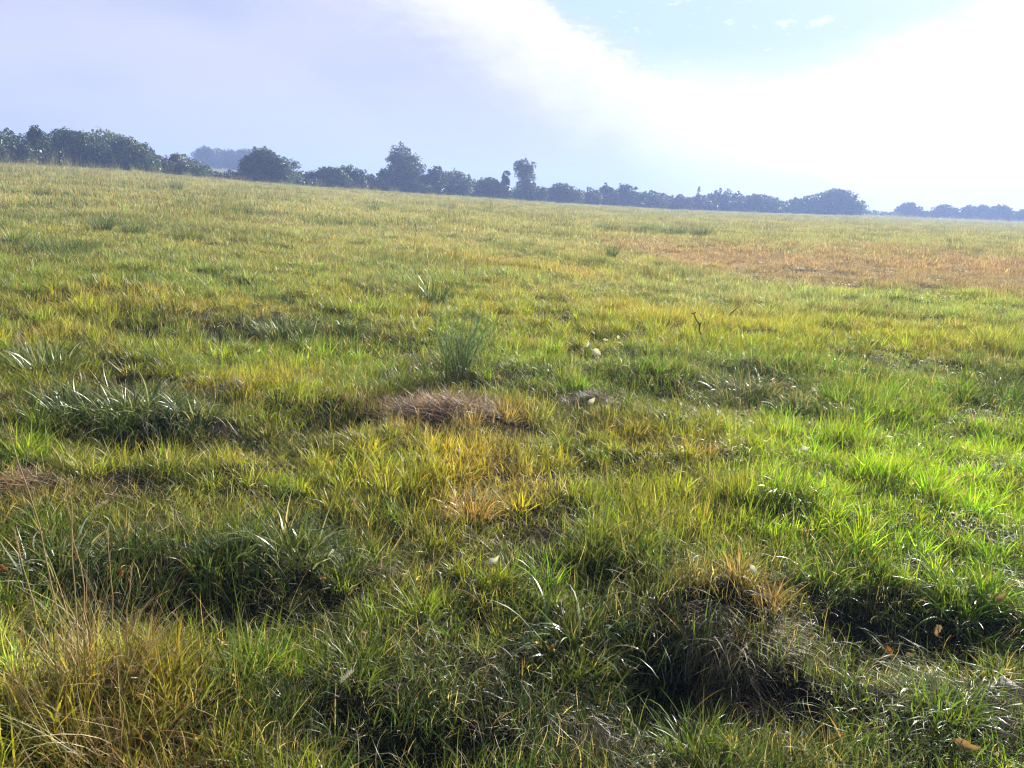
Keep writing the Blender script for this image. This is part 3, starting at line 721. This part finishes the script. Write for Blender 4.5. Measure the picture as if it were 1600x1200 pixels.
def tussock(px, py, wpx, hpx, n, bw, sty, name, cat, label, group, seed, spread=1.0, bend=1.2, K=6, lean=0):
    R = np.random.default_rng(seed)
    x, y = at(px, py); z = float(height(x, y)); w = size_at(px, py, wpx); h = size_at(px, py, hpx)
    r = w * .32 * np.sqrt(R.uniform(0, 1, n)); a = R.uniform(-PI, PI, n)
    base = np.stack([r * np.sin(a), r * np.cos(a) * .8, np.zeros(n)], 1)
    base[:, 2] = height(base[:, 0] + x, base[:, 1] + y) - z - .01
    L = h * R.uniform(.55, 1.35, n); L[R.uniform(0, 1, n) < .3] *= .6
    az_ = a + R.normal(0, .7, n); ph = np.clip(r / (w * .32) * .55 * spread * R.uniform(.3, 1.3, n) + lean, 0, 1.4)
    bd = bend * R.uniform(.2, 1.6, n)
    V, fs, bi, t = blades(base, L, bw * R.uniform(.5, 1.3, n), az_, ph, bd, K, R=R, curl=.5, taper=.6)
    cc = bcol(n, *STY[sty], R)[bi]
    tip = ((t > .85) * .5)[:, None]; cc = cc * (1 - tip) + np.array(ST) * tip
    o = link(name, mesh_np(name, V, fs, m_weed if name == 'rush_clump' else m_blade, {'bc': cc}), None, (x, y, z))
    return tag(o, label, cat, group)
TG = 'grass tussocks scattered over the field'
TUS = [
 (215, 645, 215, 66, 480, .010, 'broad', 'grass_tussock', 'large broad bladed tussock with silvery arching leaves, left of the field', 1.5, 2.4),
 (120, 650, 130, 52, 260, .008, 'rush', 'grass_tussock', 'dark tussock touching the left side of the large silvery one', 1.1, 1.3),
 (75, 585, 110, 62, 190, .009, 'broad', 'grass_tussock', 'spiky tussock with upright grey blades near the left edge, mid distance', .9, .8),
 (300, 655, 120, 45, 220, .009, 'broad', 'grass_tussock', 'low silvery tussock at the right end of the large left one', 1.3, 1.8),
 (410, 690, 130, 32, 240, .006, 'rush', 'grass_tussock', 'flat dark tussock right of the large silvery tussock', 1.4, 1.6),
 (450, 520, 180, 36, 420, .008, 'rush', 'grass_tussock', 'wide dark spiky tussock behind the yellow patch, left of the feathery weed', 1.2, 1.0),
 (350, 523, 90, 24, 200, .008, 'rush', 'grass_tussock', 'small dark tussock at the left end of the wide spiky one', 1.2, 1.1),
 (545, 522, 70, 24, 170, .008, 'rush', 'grass_tussock', 'small dark tussock at the right end of the wide spiky one', 1.2, 1.1),
 (676, 474, 62, 42, 150, .010, 'rush', 'grass_tussock', 'upright spiky bluish tussock behind the feathery weed', .8, .5),
 (1170, 625, 150, 46, 460, .006, 'grey', 'grass_tussock', 'matted grey green tussock right of the dry thatch, in mid field', 1.3, 1.4),
 (1235, 640, 80, 34, 220, .006, 'grey', 'grass_tussock', 'smaller matted tussock on the right side of the grey one', 1.3, 1.4),
 (905, 985, 190, 100, 90, .013, 'broad', 'grass_tussock', 'sparse tussock with long white arching blades over a dark hollow', 1.2, 2.0),
 (455, 850, 190, 80, 230, .012, 'broad', 'grass_tussock', 'wide tussock of broad silver blades in the left foreground', 1.2, 1.7),
 (560, 860, 130, 60, 200, .007, 'rush', 'grass_tussock', 'dark fine tussock right of the broad silver blades', 1.2, 1.6),
 (350, 870, 130, 62, 180, .008, 'rush', 'grass_tussock', 'dark tussock left of the broad silver blades in the foreground', 1.3, 1.7),
 (90, 880, 140, 66, 170, .010, 'broad', 'grass_tussock', 'silver bladed tussock close to the left edge, foreground', 1.2, 1.6),
 (190, 860, 90, 50, 130, .006, 'green', 'grass_tussock', 'small green tussock between the two silver ones at left', 1.1, 1.3),
 (780, 620, 80, 36, 170, .007, 'green', 'grass_tussock', 'fresh green tussock just right of the feathery weed foot', 1.1, 1.0),
 (870, 600, 110, 26, 220, .006, 'green', 'grass_tussock', 'green tussock left of the white scraps', 1.2, 1.0),
 (1350, 610, 120, 32, 200, .008, 'green', 'grass_tussock', 'bluish green tuft in the bright grass on the right', 1.0, .9),
 (1570, 620, 90, 44, 170, .008, 'rush', 'grass_tussock', 'dark bluish tussock at the right edge in mid field', 1.0, .8),
 (1560, 515, 50, 26, 130, .010, 'green', 'grass_tussock', 'small upright tuft near the right edge below the brown strip', .9, .6),
 (1495, 522, 50, 16, 120, .010, 'green', 'grass_tussock', 'low tuft left of the upright one below the brown strip', 1.1, .8),
 (1440, 690, 80, 50, 150, .006, 'green', 'grass_tussock', 'thin tangled tuft in the bright green grass on the right', 1.0, 1.4),
 (1290, 900, 100, 60, 200, .006, 'lime', 'grass_tussock', 'lime green tuft above the dark hollow at right foreground', 1.0, 1.3),
 (1510, 930, 130, 70, 220, .007, 'lime', 'grass_tussock', 'lime green tuft at the right side of the foreground', 1.0, 1.3),
 (1230, 790, 100, 50, 180, .008, 'lime', 'grass_tussock', 'yellow green tuft with a curled pale blade, right of centre', 1.1, 1.4),
 (1090, 720, 100, 32, 200, .006, 'straw', 'grass_tussock', 'orange straw tuft right of the centre', 1.1, 1.1),
 (740, 790, 110, 60, 240, .005, 'straw', 'grass_tussock', 'orange straw tuft in the middle of the foreground', 1.0, 1.1),
 (640, 790, 90, 50, 180, .006, 'lime', 'grass_tussock', 'yellow green tuft left of the orange straw tuft', 1.0, 1.1),
 (250, 1030, 70, 55, 120, .006, 'straw', 'grass_tussock', 'small golden tuft above the straw clump at lower left', .8, .7),
 (1090, 1150, 120, 90, 130, .006, 'lime', 'grass_tussock', 'yellowish tuft by the lower edge right of centre', 1.0, 1.4),
 (1000, 1090, 80, 60, 90, .006, 'green', 'grass_tussock', 'green tuft inside the dark area at the bottom centre', 1.0, 1.4),
 (1480, 1110, 140, 62, 190, .006, 'lime', 'grass_tussock', 'broad lime green tuft in the lower right corner', 1.0, 1.4),
 (450, 1090, 110, 60, 160, .005, 'green', 'grass_tussock', 'fresh green tuft right of the straw clump at the bottom', 1.0, 1.3),
 (275, 300, 22, 22, 60, .03, 'rush', 'rush_clump', 'small upright clump far off below the far blue wood', .8, .5),
 (288, 327, 26, 16, 60, .028, 'rush', 'rush_clump', 'small clump in line below the highest clump at left', .9, .6),
 (378, 338, 84, 22, 260, .025, 'rush', 'rush_clump', 'wide bluish clump in the far left part of the field', 1.2, .9),
 (428, 320, 30, 9, 70, .028, 'green', 'rush_clump', 'low clump right of and behind the wide bluish clump', 1.2, .9),
 (500, 352, 60, 14, 140, .024, 'green', 'rush_clump', 'pale clump between the wide bluish clump and the upright one', 1.2, .9),
 (585, 331, 22, 15, 60, .026, 'rush', 'rush_clump', 'small clump standing under the wide dark bush', .9, .6),
 (574, 358, 24, 14, 60, .024, 'rush', 'rush_clump', 'small clump in line below the one under the dark bush', .9, .6),
 (160, 366, 30, 24, 90, .02, 'rush', 'rush_clump', 'left one of a row of three spiky clumps at far left', .9, .5),
 (210, 370, 36, 20, 90, .02, 'rush', 'rush_clump', 'middle one of a row of three spiky clumps at far left', .9, .5),
 (290, 374, 60, 18, 140, .02, 'green', 'rush_clump', 'right and widest of a row of three spiky clumps at far left', 1.2, .8),
 (100, 396, 110, 26, 220, .016, 'rush', 'rush_clump', 'wide dark spiky clump near the left edge below the row of three', 1.1, .8),
 (30, 385, 44, 20, 90, .018, 'rush', 'rush_clump', 'small dark clump at the left edge beside the wide one', 1.1, .8),
 (755, 382, 44, 16, 110, .018, 'rush', 'rush_clump', 'dark clump below the dark flat topped bush', 1.0, .7),
 (570, 384, 50, 13, 110, .018, 'green', 'rush_clump', 'green clump left of the dark one in mid distance', 1.1, .8),
 (825, 388, 16, 14, 50, .02, 'rush', 'rush_clump', 'small upright clump at the left start of the brown strip', .8, .5),
 (875, 376, 24, 14, 60, .02, 'rush', 'rush_clump', 'second small clump at the start of the brown strip', .9, .6),
 (955, 402, 18, 24, 60, .018, 'rush', 'rush_clump', 'slender upright clump at the left tip of the brown strip', .7, .4),
 (825, 455, 40, 16, 90, .014, 'green', 'rush_clump', 'faint grey clump in mid field right of the feathery weed', 1.1, .8),
 (1020, 440, 40, 16, 90, .014, 'green', 'rush_clump', 'green clump on the near side of the brown strip', 1.1, .8),
 (150, 505, 50, 22, 110, .011, 'grey', 'rush_clump', 'greyish clump behind the spiky tussock at left', 1.1, .9),
 (400, 395, 70, 10, 120, .018, 'green', 'rush_clump', 'low flat clump in the far left part of the field', 1.3, .9),
 (700, 340, 30, 8, 60, .026, 'green', 'rush_clump', 'low clump in front of the sloping grey bush', 1.2, .8),
 (950, 362, 54, 17, 150, .024, 'rush', 'rush_clump', 'leftmost of four tall rush clumps behind the brown strip', 1.0, .6),
 (1000, 365, 54, 19, 150, .024, 'rush', 'rush_clump', 'second of four tall rush clumps behind the brown strip', 1.0, .6),
 (1050, 368, 50, 21, 150, .024, 'rush', 'rush_clump', 'third of four tall rush clumps behind the brown strip', 1.0, .6),
 (1095, 370, 44, 20, 130, .024, 'rush', 'rush_clump', 'rightmost of four tall rush clumps behind the brown strip', 1.0, .6),
 (1130, 384, 26, 10, 60, .024, 'green', 'rush_clump', 'low tuft on the far edge of the brown strip', 1.0, .7),
 (1280, 366, 60, 7, 120, .03, 'straw', 'rush_clump', 'pale straw clump behind the brown strip on the right', 1.2, .9),
]
for i, (px, py, w_, h_, n, bw, sty, nm, lab, sp, bd) in enumerate(TUS):
    if nm == 'rush_clump': n, bw, h_, bd, w_ = int(n * 3.6), bw * .42, h_ * 1.12, bd * 1.7, w_ * 1.15
    tussock(px, py, w_, h_, n, bw, 'distant' if nm == 'rush_clump' and sty == 'rush' else sty, nm, 'grass tussock' if nm == 'grass_tussock' else 'rush clump', lab, TG, 1200 + i, sp, bd)

# big straw clump in the lower left corner, with its tall culms
def dry_clump(px, py, wpx, hpx, n, name, cat, label, seed, cols, wts, hang=0.0, bw=.0028, group=None):
    R = np.random.default_rng(seed); x, y = at(px, py); z = float(height(x, y)); w = size_at(px, py, wpx); h = size_at(px, py, hpx)
    nc = 14; cr = w * .4 * np.sqrt(R.uniform(0, 1, nc)); ca = R.uniform(-PI, PI, nc); ck = R.integers(0, nc, n)
    bx = cr[ck] * np.sin(ca[ck]) + R.normal(0, w * .085, n); by = cr[ck] * np.cos(ca[ck]) + R.normal(0, w * .085, n); r = np.hypot(bx, by); a = np.arctan2(bx, by) + (R.normal(0, .9, nc))[ck]
    base = np.stack([bx, by, np.zeros(n)], 1); dome = np.clip(1 - (r / (w * .45)) ** 2, 0, 1) * h * .3
    base[:, 2] = height(base[:, 0] + x, base[:, 1] + y) - z + dome * hang - .01
    V, fs, bi, t = blades(base, h * R.uniform(.35, 1.2, n) * R.uniform(.6, 1.15, nc)[ck], bw * R.uniform(.6, 1.3, n), a + R.normal(0, .8, n), R.uniform(0, .7, n) + hang * .6, R.uniform(.1, 1.2, n) + hang * 1.2, 6, R=R, curl=.7)
    o = link(name, mesh_np(name, V, fs, m_straw, {'bc': bcol(n, cols, wts, R)[bi]}), None, (x, y, z))
    return tag(o, label, cat, group)
dry_clump(130, 1150, 215, 180, 520, 'straw_clump', 'straw clump', 'big golden orange straw clump filling the lower left corner', 1501, [OR, ST, (.35, .16, .07), GY, GR], [4, 6, 2, 3, 2])
dry_clump(280, 1190, 190, 100, 340, 'straw_clump', 'straw clump', 'reddish straw clump at the bottom edge right of the golden one', 1502, [OR, RB, (.35, .16, .07), GY], [3, 3, 4, 3])
dry_clump(1150, 995, 140, 95, 950, 'drooping_tussock', 'grass tussock', 'brown dying tussock with dead blades drooping into a black hollow', 1503, [(.30, .21, .12), RB, GR, ST, (.16, .11, .06)], [4, 3, 3, 2, 2], .9, .0026)
dry_clump(1210, 1070, 110, 80, 400, 'drooping_tussock', 'grass tussock', 'thin reddish dead tussock right below the brown drooping one', 1504, [RB, (.36, .25, .14), DK], [4, 3, 2], .7, .0024)

def mound(px, py, wpx, hpx, n, label, seed, cols, wts, ry=.6):
    """flattened heap of dead grass: a low solid mat with loose straws over it"""
    R = np.random.default_rng(seed); x, y = at(px, py); z = float(height(x, y)); w = size_at(px, py, wpx); h = size_at(px, py, hpx) * .62
    root = tag(empty('dead_grass_mound', (x, y, z)), label, 'dead grass mound', 'mounds of dead matted grass')
    nn = 26; g_ = np.linspace(-1, 1, nn); gx, gy = np.meshgrid(g_, g_); q = np.sqrt(gx ** 2 + gy ** 2)
    bx = gx * w * .5; by = gy * w * .5 * ry
    hz2 = h * np.clip(1 - q ** 2, -.3, 1) * (.6 + .8 * fbm(bx + x, by + y, w * .22, seed % 50)) + height(bx.ravel() + x, by.ravel() + y).reshape(nn, nn) - z - .015
    V = np.stack([bx, by, hz2], -1).reshape(-1, 3); ii = np.arange(nn * nn).reshape(nn, nn)
    fq = np.stack([ii[:-1, :-1], ii[:-1, 1:], ii[1:, 1:], ii[1:, :-1]], -1).reshape(-1, 4)
    ang = np.arctan2(gx, gy); cm = fq[(q / (.62 + .4 * vn(ang * 1.6, ang * 0, seed % 50)))[:-1, :-1].ravel() < 1.0]
    me = mesh_np('mat', V, [cm], m_straw, {'bc': bcol(nn * nn, [(.05, .035, .025), (.12, .08, .055)], [1, 1], R)}, True)
    link('mat', me, root)
    r = np.abs(R.normal(0, .55, n)) ** .9; a = R.uniform(-PI, PI, n); r = np.minimum(r, 1.25 if wpx > 60 else .85) * (.75 + .5 * vn(a * 1.6, a * 0, seed % 50)); ux = r * np.sin(a); uy = r * np.cos(a)
    base = np.stack([ux * w * .52, uy * w * .52 * ry, np.zeros(n)], 1)
    base[:, 2] = h * np.clip(1 - r ** 2, -.3, 1) * (.6 + .8 * fbm(base[:, 0] + x, base[:, 1] + y, w * .22, seed % 50)) + height(base[:, 0] + x, base[:, 1] + y) - z
    V, fs, bi, t = blades(base, w * R.uniform(.06, .24, n), max(.0036, w * .005) * R.uniform(.5, 1.4, n), R.uniform(-PI, PI, n), R.uniform(.85, 1.6, n), R.uniform(-.3, .7, n), 5, R=R, curl=1.1)
    link('straws', mesh_np('straws', V, fs, m_straw, {'bc': bcol(n, cols, wts, R)[bi]}), root)
RS = [(.38, .24, .16), (.24, .14, .10), (.42, .36, .25), (.46, .34, .25)]
mound(690, 648, 230, 28, 2000, 'reddish brown mat of dead grass lying in the centre of the field', 1601, RS, [4, 3, 2, 3])
mound(560, 668, 110, 18, 500, 'darker mat of dead grass at the left end of the reddish one', 1602, [RB, DK, ST], [4, 3, 2])
mound(925, 635, 120, 17, 1300, 'grey brown tangle of dead grass below the white scraps', 1603, [(.22, .17, .13), RB, ST, DK], [5, 3, 2, 2])
mound(592, 462, 50, 15, 400, 'small dark brown hump beyond the feathery weed', 1604, [RB, (.12, .08, .06), ST], [4, 4, 1])
mound(25, 745, 150, 22, 1000, 'pinkish straw mat at the left edge of the field', 1605, [(.5, .33, .24), ST, RB, OR], [4, 3, 2, 2])
mound(262, 575, 50, 10, 300, 'small pinkish straw patch behind the large silvery tussock', 1606, [(.5, .33, .24), ST, OR], [4, 2, 2])
mound(600, 868, 90, 18, 400, 'small brown tangle of dead stems right of the broad silver blades', 1607, [(.22, .17, .13), RB, ST], [4, 3, 2])
mound(15, 330, 50, 7, 420, 'brown hump at the far left edge under the dark bushes', 1608, [RB, (.2, .14, .09), GR], [4, 3, 2])
mound(480, 402, 60, 6, 240, 'brownish flat hump in the far left half of the field', 1609, [RB, (.25, .2, .12), GR], [3, 3, 2])

# feathery weed: branching stems carrying thread-fine leaves
def feathery(px, py, hpx, wpx, label, seed, nstem=16):
    R = np.random.default_rng(seed); x, y = at(px, py); z = float(height(x, y)); h = size_at(px, py, hpx); w = size_at(px, py, wpx)
    root = tag(empty('feathery_weed', (x, y, z)), label, 'weed')
    sp, lf = [], []
    for s in range(nstem):
        a = R.uniform(-PI, PI); sprd = w * .62 * R.uniform(.1, 1); hh = h * R.uniform(.4, 1.1) * (1 - .25 * sprd / w)
        p = [np.array([R.normal(0, .07), R.normal(0, .05), -.02])]; b0 = p[0].copy()
        for k in range(1, 7):
            t = k / 6; p.append(np.array([math.sin(a) * sprd * t ** 1.25, math.cos(a) * sprd * t ** 1.25, hh * t]) + b0 * (1 - t * .5) + R.normal(0, .016, 3))
        sp.append(tube(p, [.0035 * (1.1 - k / 7) for k in range(7)], 5) + ({},))
        m = 150
        tt = R.uniform(.12, 1, m) ** .6 * 6; k0 = np.minimum(tt.astype(int), 5); fr_ = (tt - k0)[:, None]; pa = np.array(p)
        bs = pa[k0] * (1 - fr_) + pa[k0 + 1] * fr_
        V, fs, bi, t = blades(bs, R.uniform(.03, .10, m), R.uniform(.0018, .0036, m), R.uniform(-PI, PI, m), R.uniform(.7, 1.7, m), R.uniform(-.9, .7, m), 4, R=R)
        cc = bcol(m, [(.08, .15, .05), (.14, .23, .09), (.30, .36, .25)], [4, 4, 1.5], R)[bi]; lf.append((V, fs, {'bc': cc}))
    V, fs, _ = joinparts(sp); link('stem', mesh_np('stem', V, fs, m_blade, {'bc': np.tile([.13, .17, .07], (len(V), 1))}, True), root)
    V, fs, a_ = joinparts(lf); link('leaves', mesh_np('leaves', V, fs, m_weed, a_), root)
feathery(716, 600, 138, 118, 'tall feathery green weed standing alone near the middle of the field', 1701, 34)

# dead twigs
def twig(pix, rad, label, seed, side=()):
    """pix: photograph pixels from foot to tip; the first is on the ground and the rest stand above it"""
    x, y = at(*pix[0]); z = float(height(x, y)); d = math.hypot(x, y); pts = []
    for (qx, qy) in pix:
        v = ray(qx, qy); t = y / v[1]; pts.append((v[0] * t - x, 0.02 * math.sin(qx), CAMZ + v[2] * t - z))
    pts[0] = (pts[0][0], 0, -.04)
    n = len(pts); parts = [tube(pts, [rad * (1.1 - .6 * k / n) for k in range(n)], 7) + ({},)]
    for (k, dx, dz) in side:
        p = Vector(pts[k]); parts.append(tube([p, p + Vector((dx * .5, .01, dz * .6)), p + Vector((dx, .01, dz))], [rad * .8, rad * .6, rad * .3], 6) + ({},))
    V, fs, _ = joinparts(parts)
    o = link('dead_twig', mesh_np('dead_twig', V, fs, m_twig, smooth=True), None, (x, y, z)); tag(o, label, 'twig', 'dead twigs standing in the grass')
twig([(1099, 540), (1098, 527), (1093, 518), (1094, 508), (1088, 499), (1084, 490)], .010, 'dark crooked dead twig standing up out of the yellow grass at right', 1, ((5, -.03, .005), (5, .03, .02), (1, .04, .005), (3, .02, .03)))
twig([(1132, 497), (1142, 489), (1153, 480)], .008, 'thin slanted dark stalk right of the crooked twig', 2)
twig([(648, 372), (650, 362), (649, 350)], .011, 'short dark stalk standing far out in the left half', 3, ((1, .1, .12),))
twig([(457, 392), (457, 384), (456, 376)], .010, 'short dark stalk left of the far central one', 4)

# white scraps: thin curled pieces
m_white = pmat('white_scrap', (.72, .70, .66), .6, .3); m_buff = pmat('buff_leaf', (.34, .22, .13), .6, .35); m_yellow = pmat('yellow_petal', (.75, .42, .03), .5, .3)
m_orange = pmat('orange_leaf', (.36, .15, .05), .5, .3); m_stone = pmat('pale_stone', (.22, .21, .20), .8)
def scrap(px, py, spx, m, name, cat, label, group, seed, rise=.06, asp=.5, tilt=.7):
    R = np.random.default_rng(seed); x, y = at(px, py); z = float(height(x, y)) + rise; s = size_at(px, py, spx) * (.5 if m == m_white else .42)
    n = 9; u = np.linspace(-1, 1, n); V = []
    for i_ in range(n):
        wd = asp * (1 - u[i_] ** 2) ** .8 * R.uniform(.7, 1.15) * (1.2 - .5 * u[i_]) + .03
        for j in range(5):
            q = -1 + j * .5; V.append((u[i_] * s, q * wd * s, s * (.75 * u[i_] ** 2 * (1 + .4 * u[i_]) + 1.1 * q * q * wd + .25 * q * u[i_] + R.normal(0, .04))))
    V = np.array(V); ii = np.arange(n * 5).reshape(n, 5)
    fq = np.stack([ii[:-1, :-1], ii[:-1, 1:], ii[1:, 1:], ii[1:, :-1]], -1).reshape(-1, 4)
    o = link(name, mesh_np(name, V, [fq], m, smooth=True), None, (x, y, z)); o.rotation_euler = (tilt + R.normal(0, .2), R.normal(0, .5), R.uniform(-1.2, 1.2))
    return tag(o, label, cat, group)
WS = 'white scraps lying in the grass'
for i, (px, py, s, lab, rise) in enumerate([
    (922, 556, 17, 'upper left white scrap of a pair beside the green tussock', .10), (933, 568, 18, 'lower right white scrap of a pair beside the green tussock', .10),
    (944, 550, 8, 'tiny white scrap just right of the white pair', .10), (963, 546, 8, 'tiny pale scrap farther right of the white pair', .10),
    (922, 648, 14, 'small white sliver on the grey brown tangle', .10), (771, 898, 18, 'small white scrap on the yellow grass in the lower middle', .10),
    (1164, 970, 16, 'white scrap resting on top of the brown drooping tussock', .16), (405, 552, 8, 'tiny white scrap left of the wide spiky tussock', .08),
    (1250, 732, 14, 'white curl standing in the lime grass right of centre', .10), (428, 440, 7, 'tiny white scrap far off in the left half', .08)]):
    scrap(px, py, s, m_white, 'white_scrap', 'scrap', lab, WS, 1800 + i, rise)
DLG = 'dry leaves caught in the grass'
for i, (px, py, s, lab, m, rise) in enumerate([
    (508, 900, 14, 'small orange leaf on a stem at the right of the left dark hollow', m_orange, .10), (192, 890, 16, 'orange dry leaf behind the tall straw culms', m_orange, .10),
    (1395, 990, 22, 'curled orange leaf over the dark hollow at right', m_orange, .10), (1462, 965, 26, 'upright salmon leaf right of the curled orange one', m_buff, .14),
    (1476, 860, 20, 'buff leaf in the bright grass above the right hollow', m_buff, .12), (1305, 1125, 26, 'red brown leaf low down in the right foreground', m_orange, .06),
    (1500, 1175, 34, 'yellowish dead leaf in the lower right corner', m_buff, .06), (1425, 985, 18, 'small buff leaf between the orange and the salmon leaf', m_buff, .08),
    (570, 995, 16, 'small tan leaf below the pale seed head', m_buff, .08), (860, 1005, 18, 'orange leaf at the left foot of the white arching blades', m_orange, .06),
    (1560, 945, 20, 'tan leaf in the grass at the right edge', m_buff, .10), (700, 745, 12, 'tan seed leaf in the orange straw', m_buff, .12),
    (5, 890, 18, 'orange leaf at the left edge', m_orange, .08), (1265, 1000, 16, 'small tan leaf right of the drooping tussock', m_buff, .08)]):
    scrap(px, py, s, m, 'dry_leaf', 'leaf', lab, DLG, 1850 + i, rise, .35, .9)

# tiny yellow flowers: stem, petals
YF = 'small yellow flowers in the foreground grass'
for i, (px, py, lab) in enumerate([
    (303, 862, 'yellow flower above the left dark hollow'), (368, 1052, 'yellow flower among the green tuft right of the golden straw'), (350, 990, 'yellow flower at the lower rim of the left hollow'),
    (222, 1112, 'yellow flower inside the big golden straw'), (515, 1112, 'yellow flower in the dark area at the bottom'), (310, 1142, 'yellow flower over the reddish straw'),
    (1, 850, 'yellow flower cut by the left edge'), (88, 918, 'yellow flower beside the tall straw culms'), (840, 985, 'yellow flower left of the white arching blades')]):
    R = np.random.default_rng(1900 + i); x, y = at(px, py + 20); z = float(height(x, y)); h = size_at(px, py, 30)
    root = tag(empty('yellow_flower', (x, y, z), R.uniform(0, 6)), lab, 'flower', YF)
    V, fs = tube([(0, 0, -.01), (.004, .003, h * .6), (0, 0, h)], [.0012, .001, .0009], 5); link('stem', mesh_np('stem', V, fs, m_blade, {'bc': np.tile([.1, .16, .04], (len(V), 1))}), root)
    n = 9; az_ = np.arange(n) * 2 * PI / n
    V, fs, bi, t = blades(np.tile([0, 0, h], (n, 1)), .011, .006, az_, 1.0, .3, 3, twist=0, R=R, taper=.4); link('petals', mesh_np('petals', V, fs, m_yellow), root)

# tall culms and seed heads
def culm(px, py, hpx, label, seed, lean=(0, 0), head=.06, hw=.004, group='tall dry culms', hc=(.5, .38, .24), rad=.0022, fluffy=False):
    R = np.random.default_rng(seed); x, y = at(px, py); z = float(height(x, y)); h = size_at(px, py, hpx) * 1.05
    root = tag(empty('grass_culm', (x, y, z)), label, 'grass stalk', group)
    pts = [np.array([lean[0] * h * (t ** 1.6), lean[1] * h * (t ** 1.6), h * t - .01]) + R.normal(0, .003, 3) * (t > 0) for t in np.linspace(0, 1, 9)]
    V, fs = tube(pts, [rad * (1.1 - .5 * k / 8) for k in range(9)], 5)
    link('stalk', mesh_np('stalk', V, fs, m_straw, {'bc': bcol(len(V), [(.5, .36, .18)], [1], R, .1)}, True), root)
    top = pts[-1]; dr = pts[-1] - pts[-2]; dr /= np.linalg.norm(dr)
    n = 120 if fluffy else 46; q = R.uniform(0, 1, n)[:, None]; base = top - dr * head * q
    ap = math.atan2(dr[0], dr[1])
    V, fs, bi, t = blades(base, (.022 if fluffy else .014) * R.uniform(.6, 1.4, n), .0012 if fluffy else hw * .6, R.uniform(-PI, PI, n), R.uniform(.2, .75, n), .1, 3, R=R)
    link('seed_head', mesh_np('seed_head', V, fs, m_straw, {'bc': bcol(n, [hc], [1], R, .2)[bi]}), root)
for i, (px, py, h_, ln, lab) in enumerate([
    (110, 1090, 310, (-.16, .05), 'tallest straw culm of the golden clump, leaning left'), (180, 1020, 175, (.02, 0), 'straight straw culm rising right of the tallest one'),
    (150, 1080, 230, (-.08, .02), 'straw culm between the tallest and the straight one'), (75, 1060, 170, (-.2, .1), 'short straw culm leaning left near the left edge'),
    (200, 1080, 150, (.1, .02), 'short straw culm leaning right above the golden clump'), (130, 1100, 260, (-.02, .08), 'reddish straw culm in the middle of the golden clump'),
    (588, 770, 60, (-.25, .1), 'dark thin stalk above the tan seed plume'), (292, 965, 65, (-.25, 0), 'single pale stalk standing in the left dark hollow')]):
    culm(px, py, h_, lab, 2000 + i, ln)
culm(580, 800, 46, 'tan drooping seed plume left of the orange straw tuft', 2101, (-.6, 0), .07, fluffy=True, hc=(.66, .42, .28), group='seed plumes')
culm(575, 1000, 34, 'pale brown seed plume in the lower middle', 2102, (-.5, 0), .07, fluffy=True, hc=(.45, .40, .30), group='seed plumes')
culm(530, 1062, 40, 'white fluffy seed plume above the bottom dark area', 2103, (.45, 0), .06, fluffy=True, hc=(.7, .66, .6), group='seed plumes')
culm(150, 800, 30, 'buff seed plume in front of the pinkish mat', 2104, (.5, 0), .06, fluffy=True, hc=(.6, .48, .34), group='seed plumes')
culm(870, 940, 30, 'silvery seed plume above the white arching blades', 2105, (.5, 0), .05, fluffy=True, hc=(.6, .56, .5), group='seed plumes')

# pale stones
def stone(px, py, spx, label, seed):
    R = np.random.default_rng(seed); x, y = at(px, py); z = float(height(x, y)); s = size_at(px, py, spx) * .5
    nu, nv_ = 14, 9; V = []
    for i_ in range(nv_):
        th = PI * i_ / (nv_ - 1)
        for j in range(nu):
            ph = 2 * PI * j / nu; d = np.array([math.sin(th) * math.cos(ph), math.sin(th) * math.sin(ph), math.cos(th) * .6])
            V.append(d * s * (.55 + .8 * float(vn(np.array([d[0] * 2.6 + seed]), np.array([d[1] * 2.6 + d[2] * 3]), 3)[0])))
    ii = np.arange(nu * nv_).reshape(nv_, nu); f = np.stack([ii[:-1], np.roll(ii, -1, 1)[:-1], np.roll(ii, -1, 1)[1:], ii[1:]], -1).reshape(-1, 4)
    o = link('pale_stone', mesh_np('pale_stone', np.array(V), [f], m_stone, smooth=True), None, (x, y, z + s * .15)); tag(o, label, 'stone', 'pale stones in the grass')
for i, (px, py, s, lab) in enumerate([(1180, 473, 10, 'left one of three small pale stones beyond the crooked twig'), (1192, 475, 8, 'middle one of three small pale stones beyond the crooked twig'), (1206, 474, 9, 'right one of three small pale stones beyond the crooked twig'),
    (1575, 1062, 27, 'pale grey stone half sunk in the dark grass at lower right'), (1548, 1070, 13, 'smaller grey stone left of the half sunk one')]):
    stone(px, py, s, lab, 40 + i)

# ------------------------------------------------------------------ haze: the air over the field
m_haze, b = mat('air_haze')
pv = b.node('ShaderNodeVolumePrincipled'); pv.inputs['Color'].default_value = (.40, .55, 1.0, 1); pv.inputs['Density'].default_value = .0018; pv.inputs['Anisotropy'].default_value = .2
o = b.node('ShaderNodeOutputMaterial'); b.l.new(pv.outputs[0], o.inputs['Volume'])
zb, zt, e = float(Z.min()) - 1, float(max(Z.max(), 20)) + 8, 830.0
hv = np.array([(sx * e, sy * e, z_) for z_ in (zb, zt) for sx, sy in ((-1, -1), (1, -1), (1, 1), (-1, 1))])
hf = np.array([(3, 2, 1, 0), (4, 5, 6, 7), (0, 1, 5, 4), (1, 2, 6, 5), (2, 3, 7, 6), (3, 0, 4, 7)])
haze = link('haze', mesh_np('haze', hv, [hf], m_haze)); tag(haze, kind='stuff')
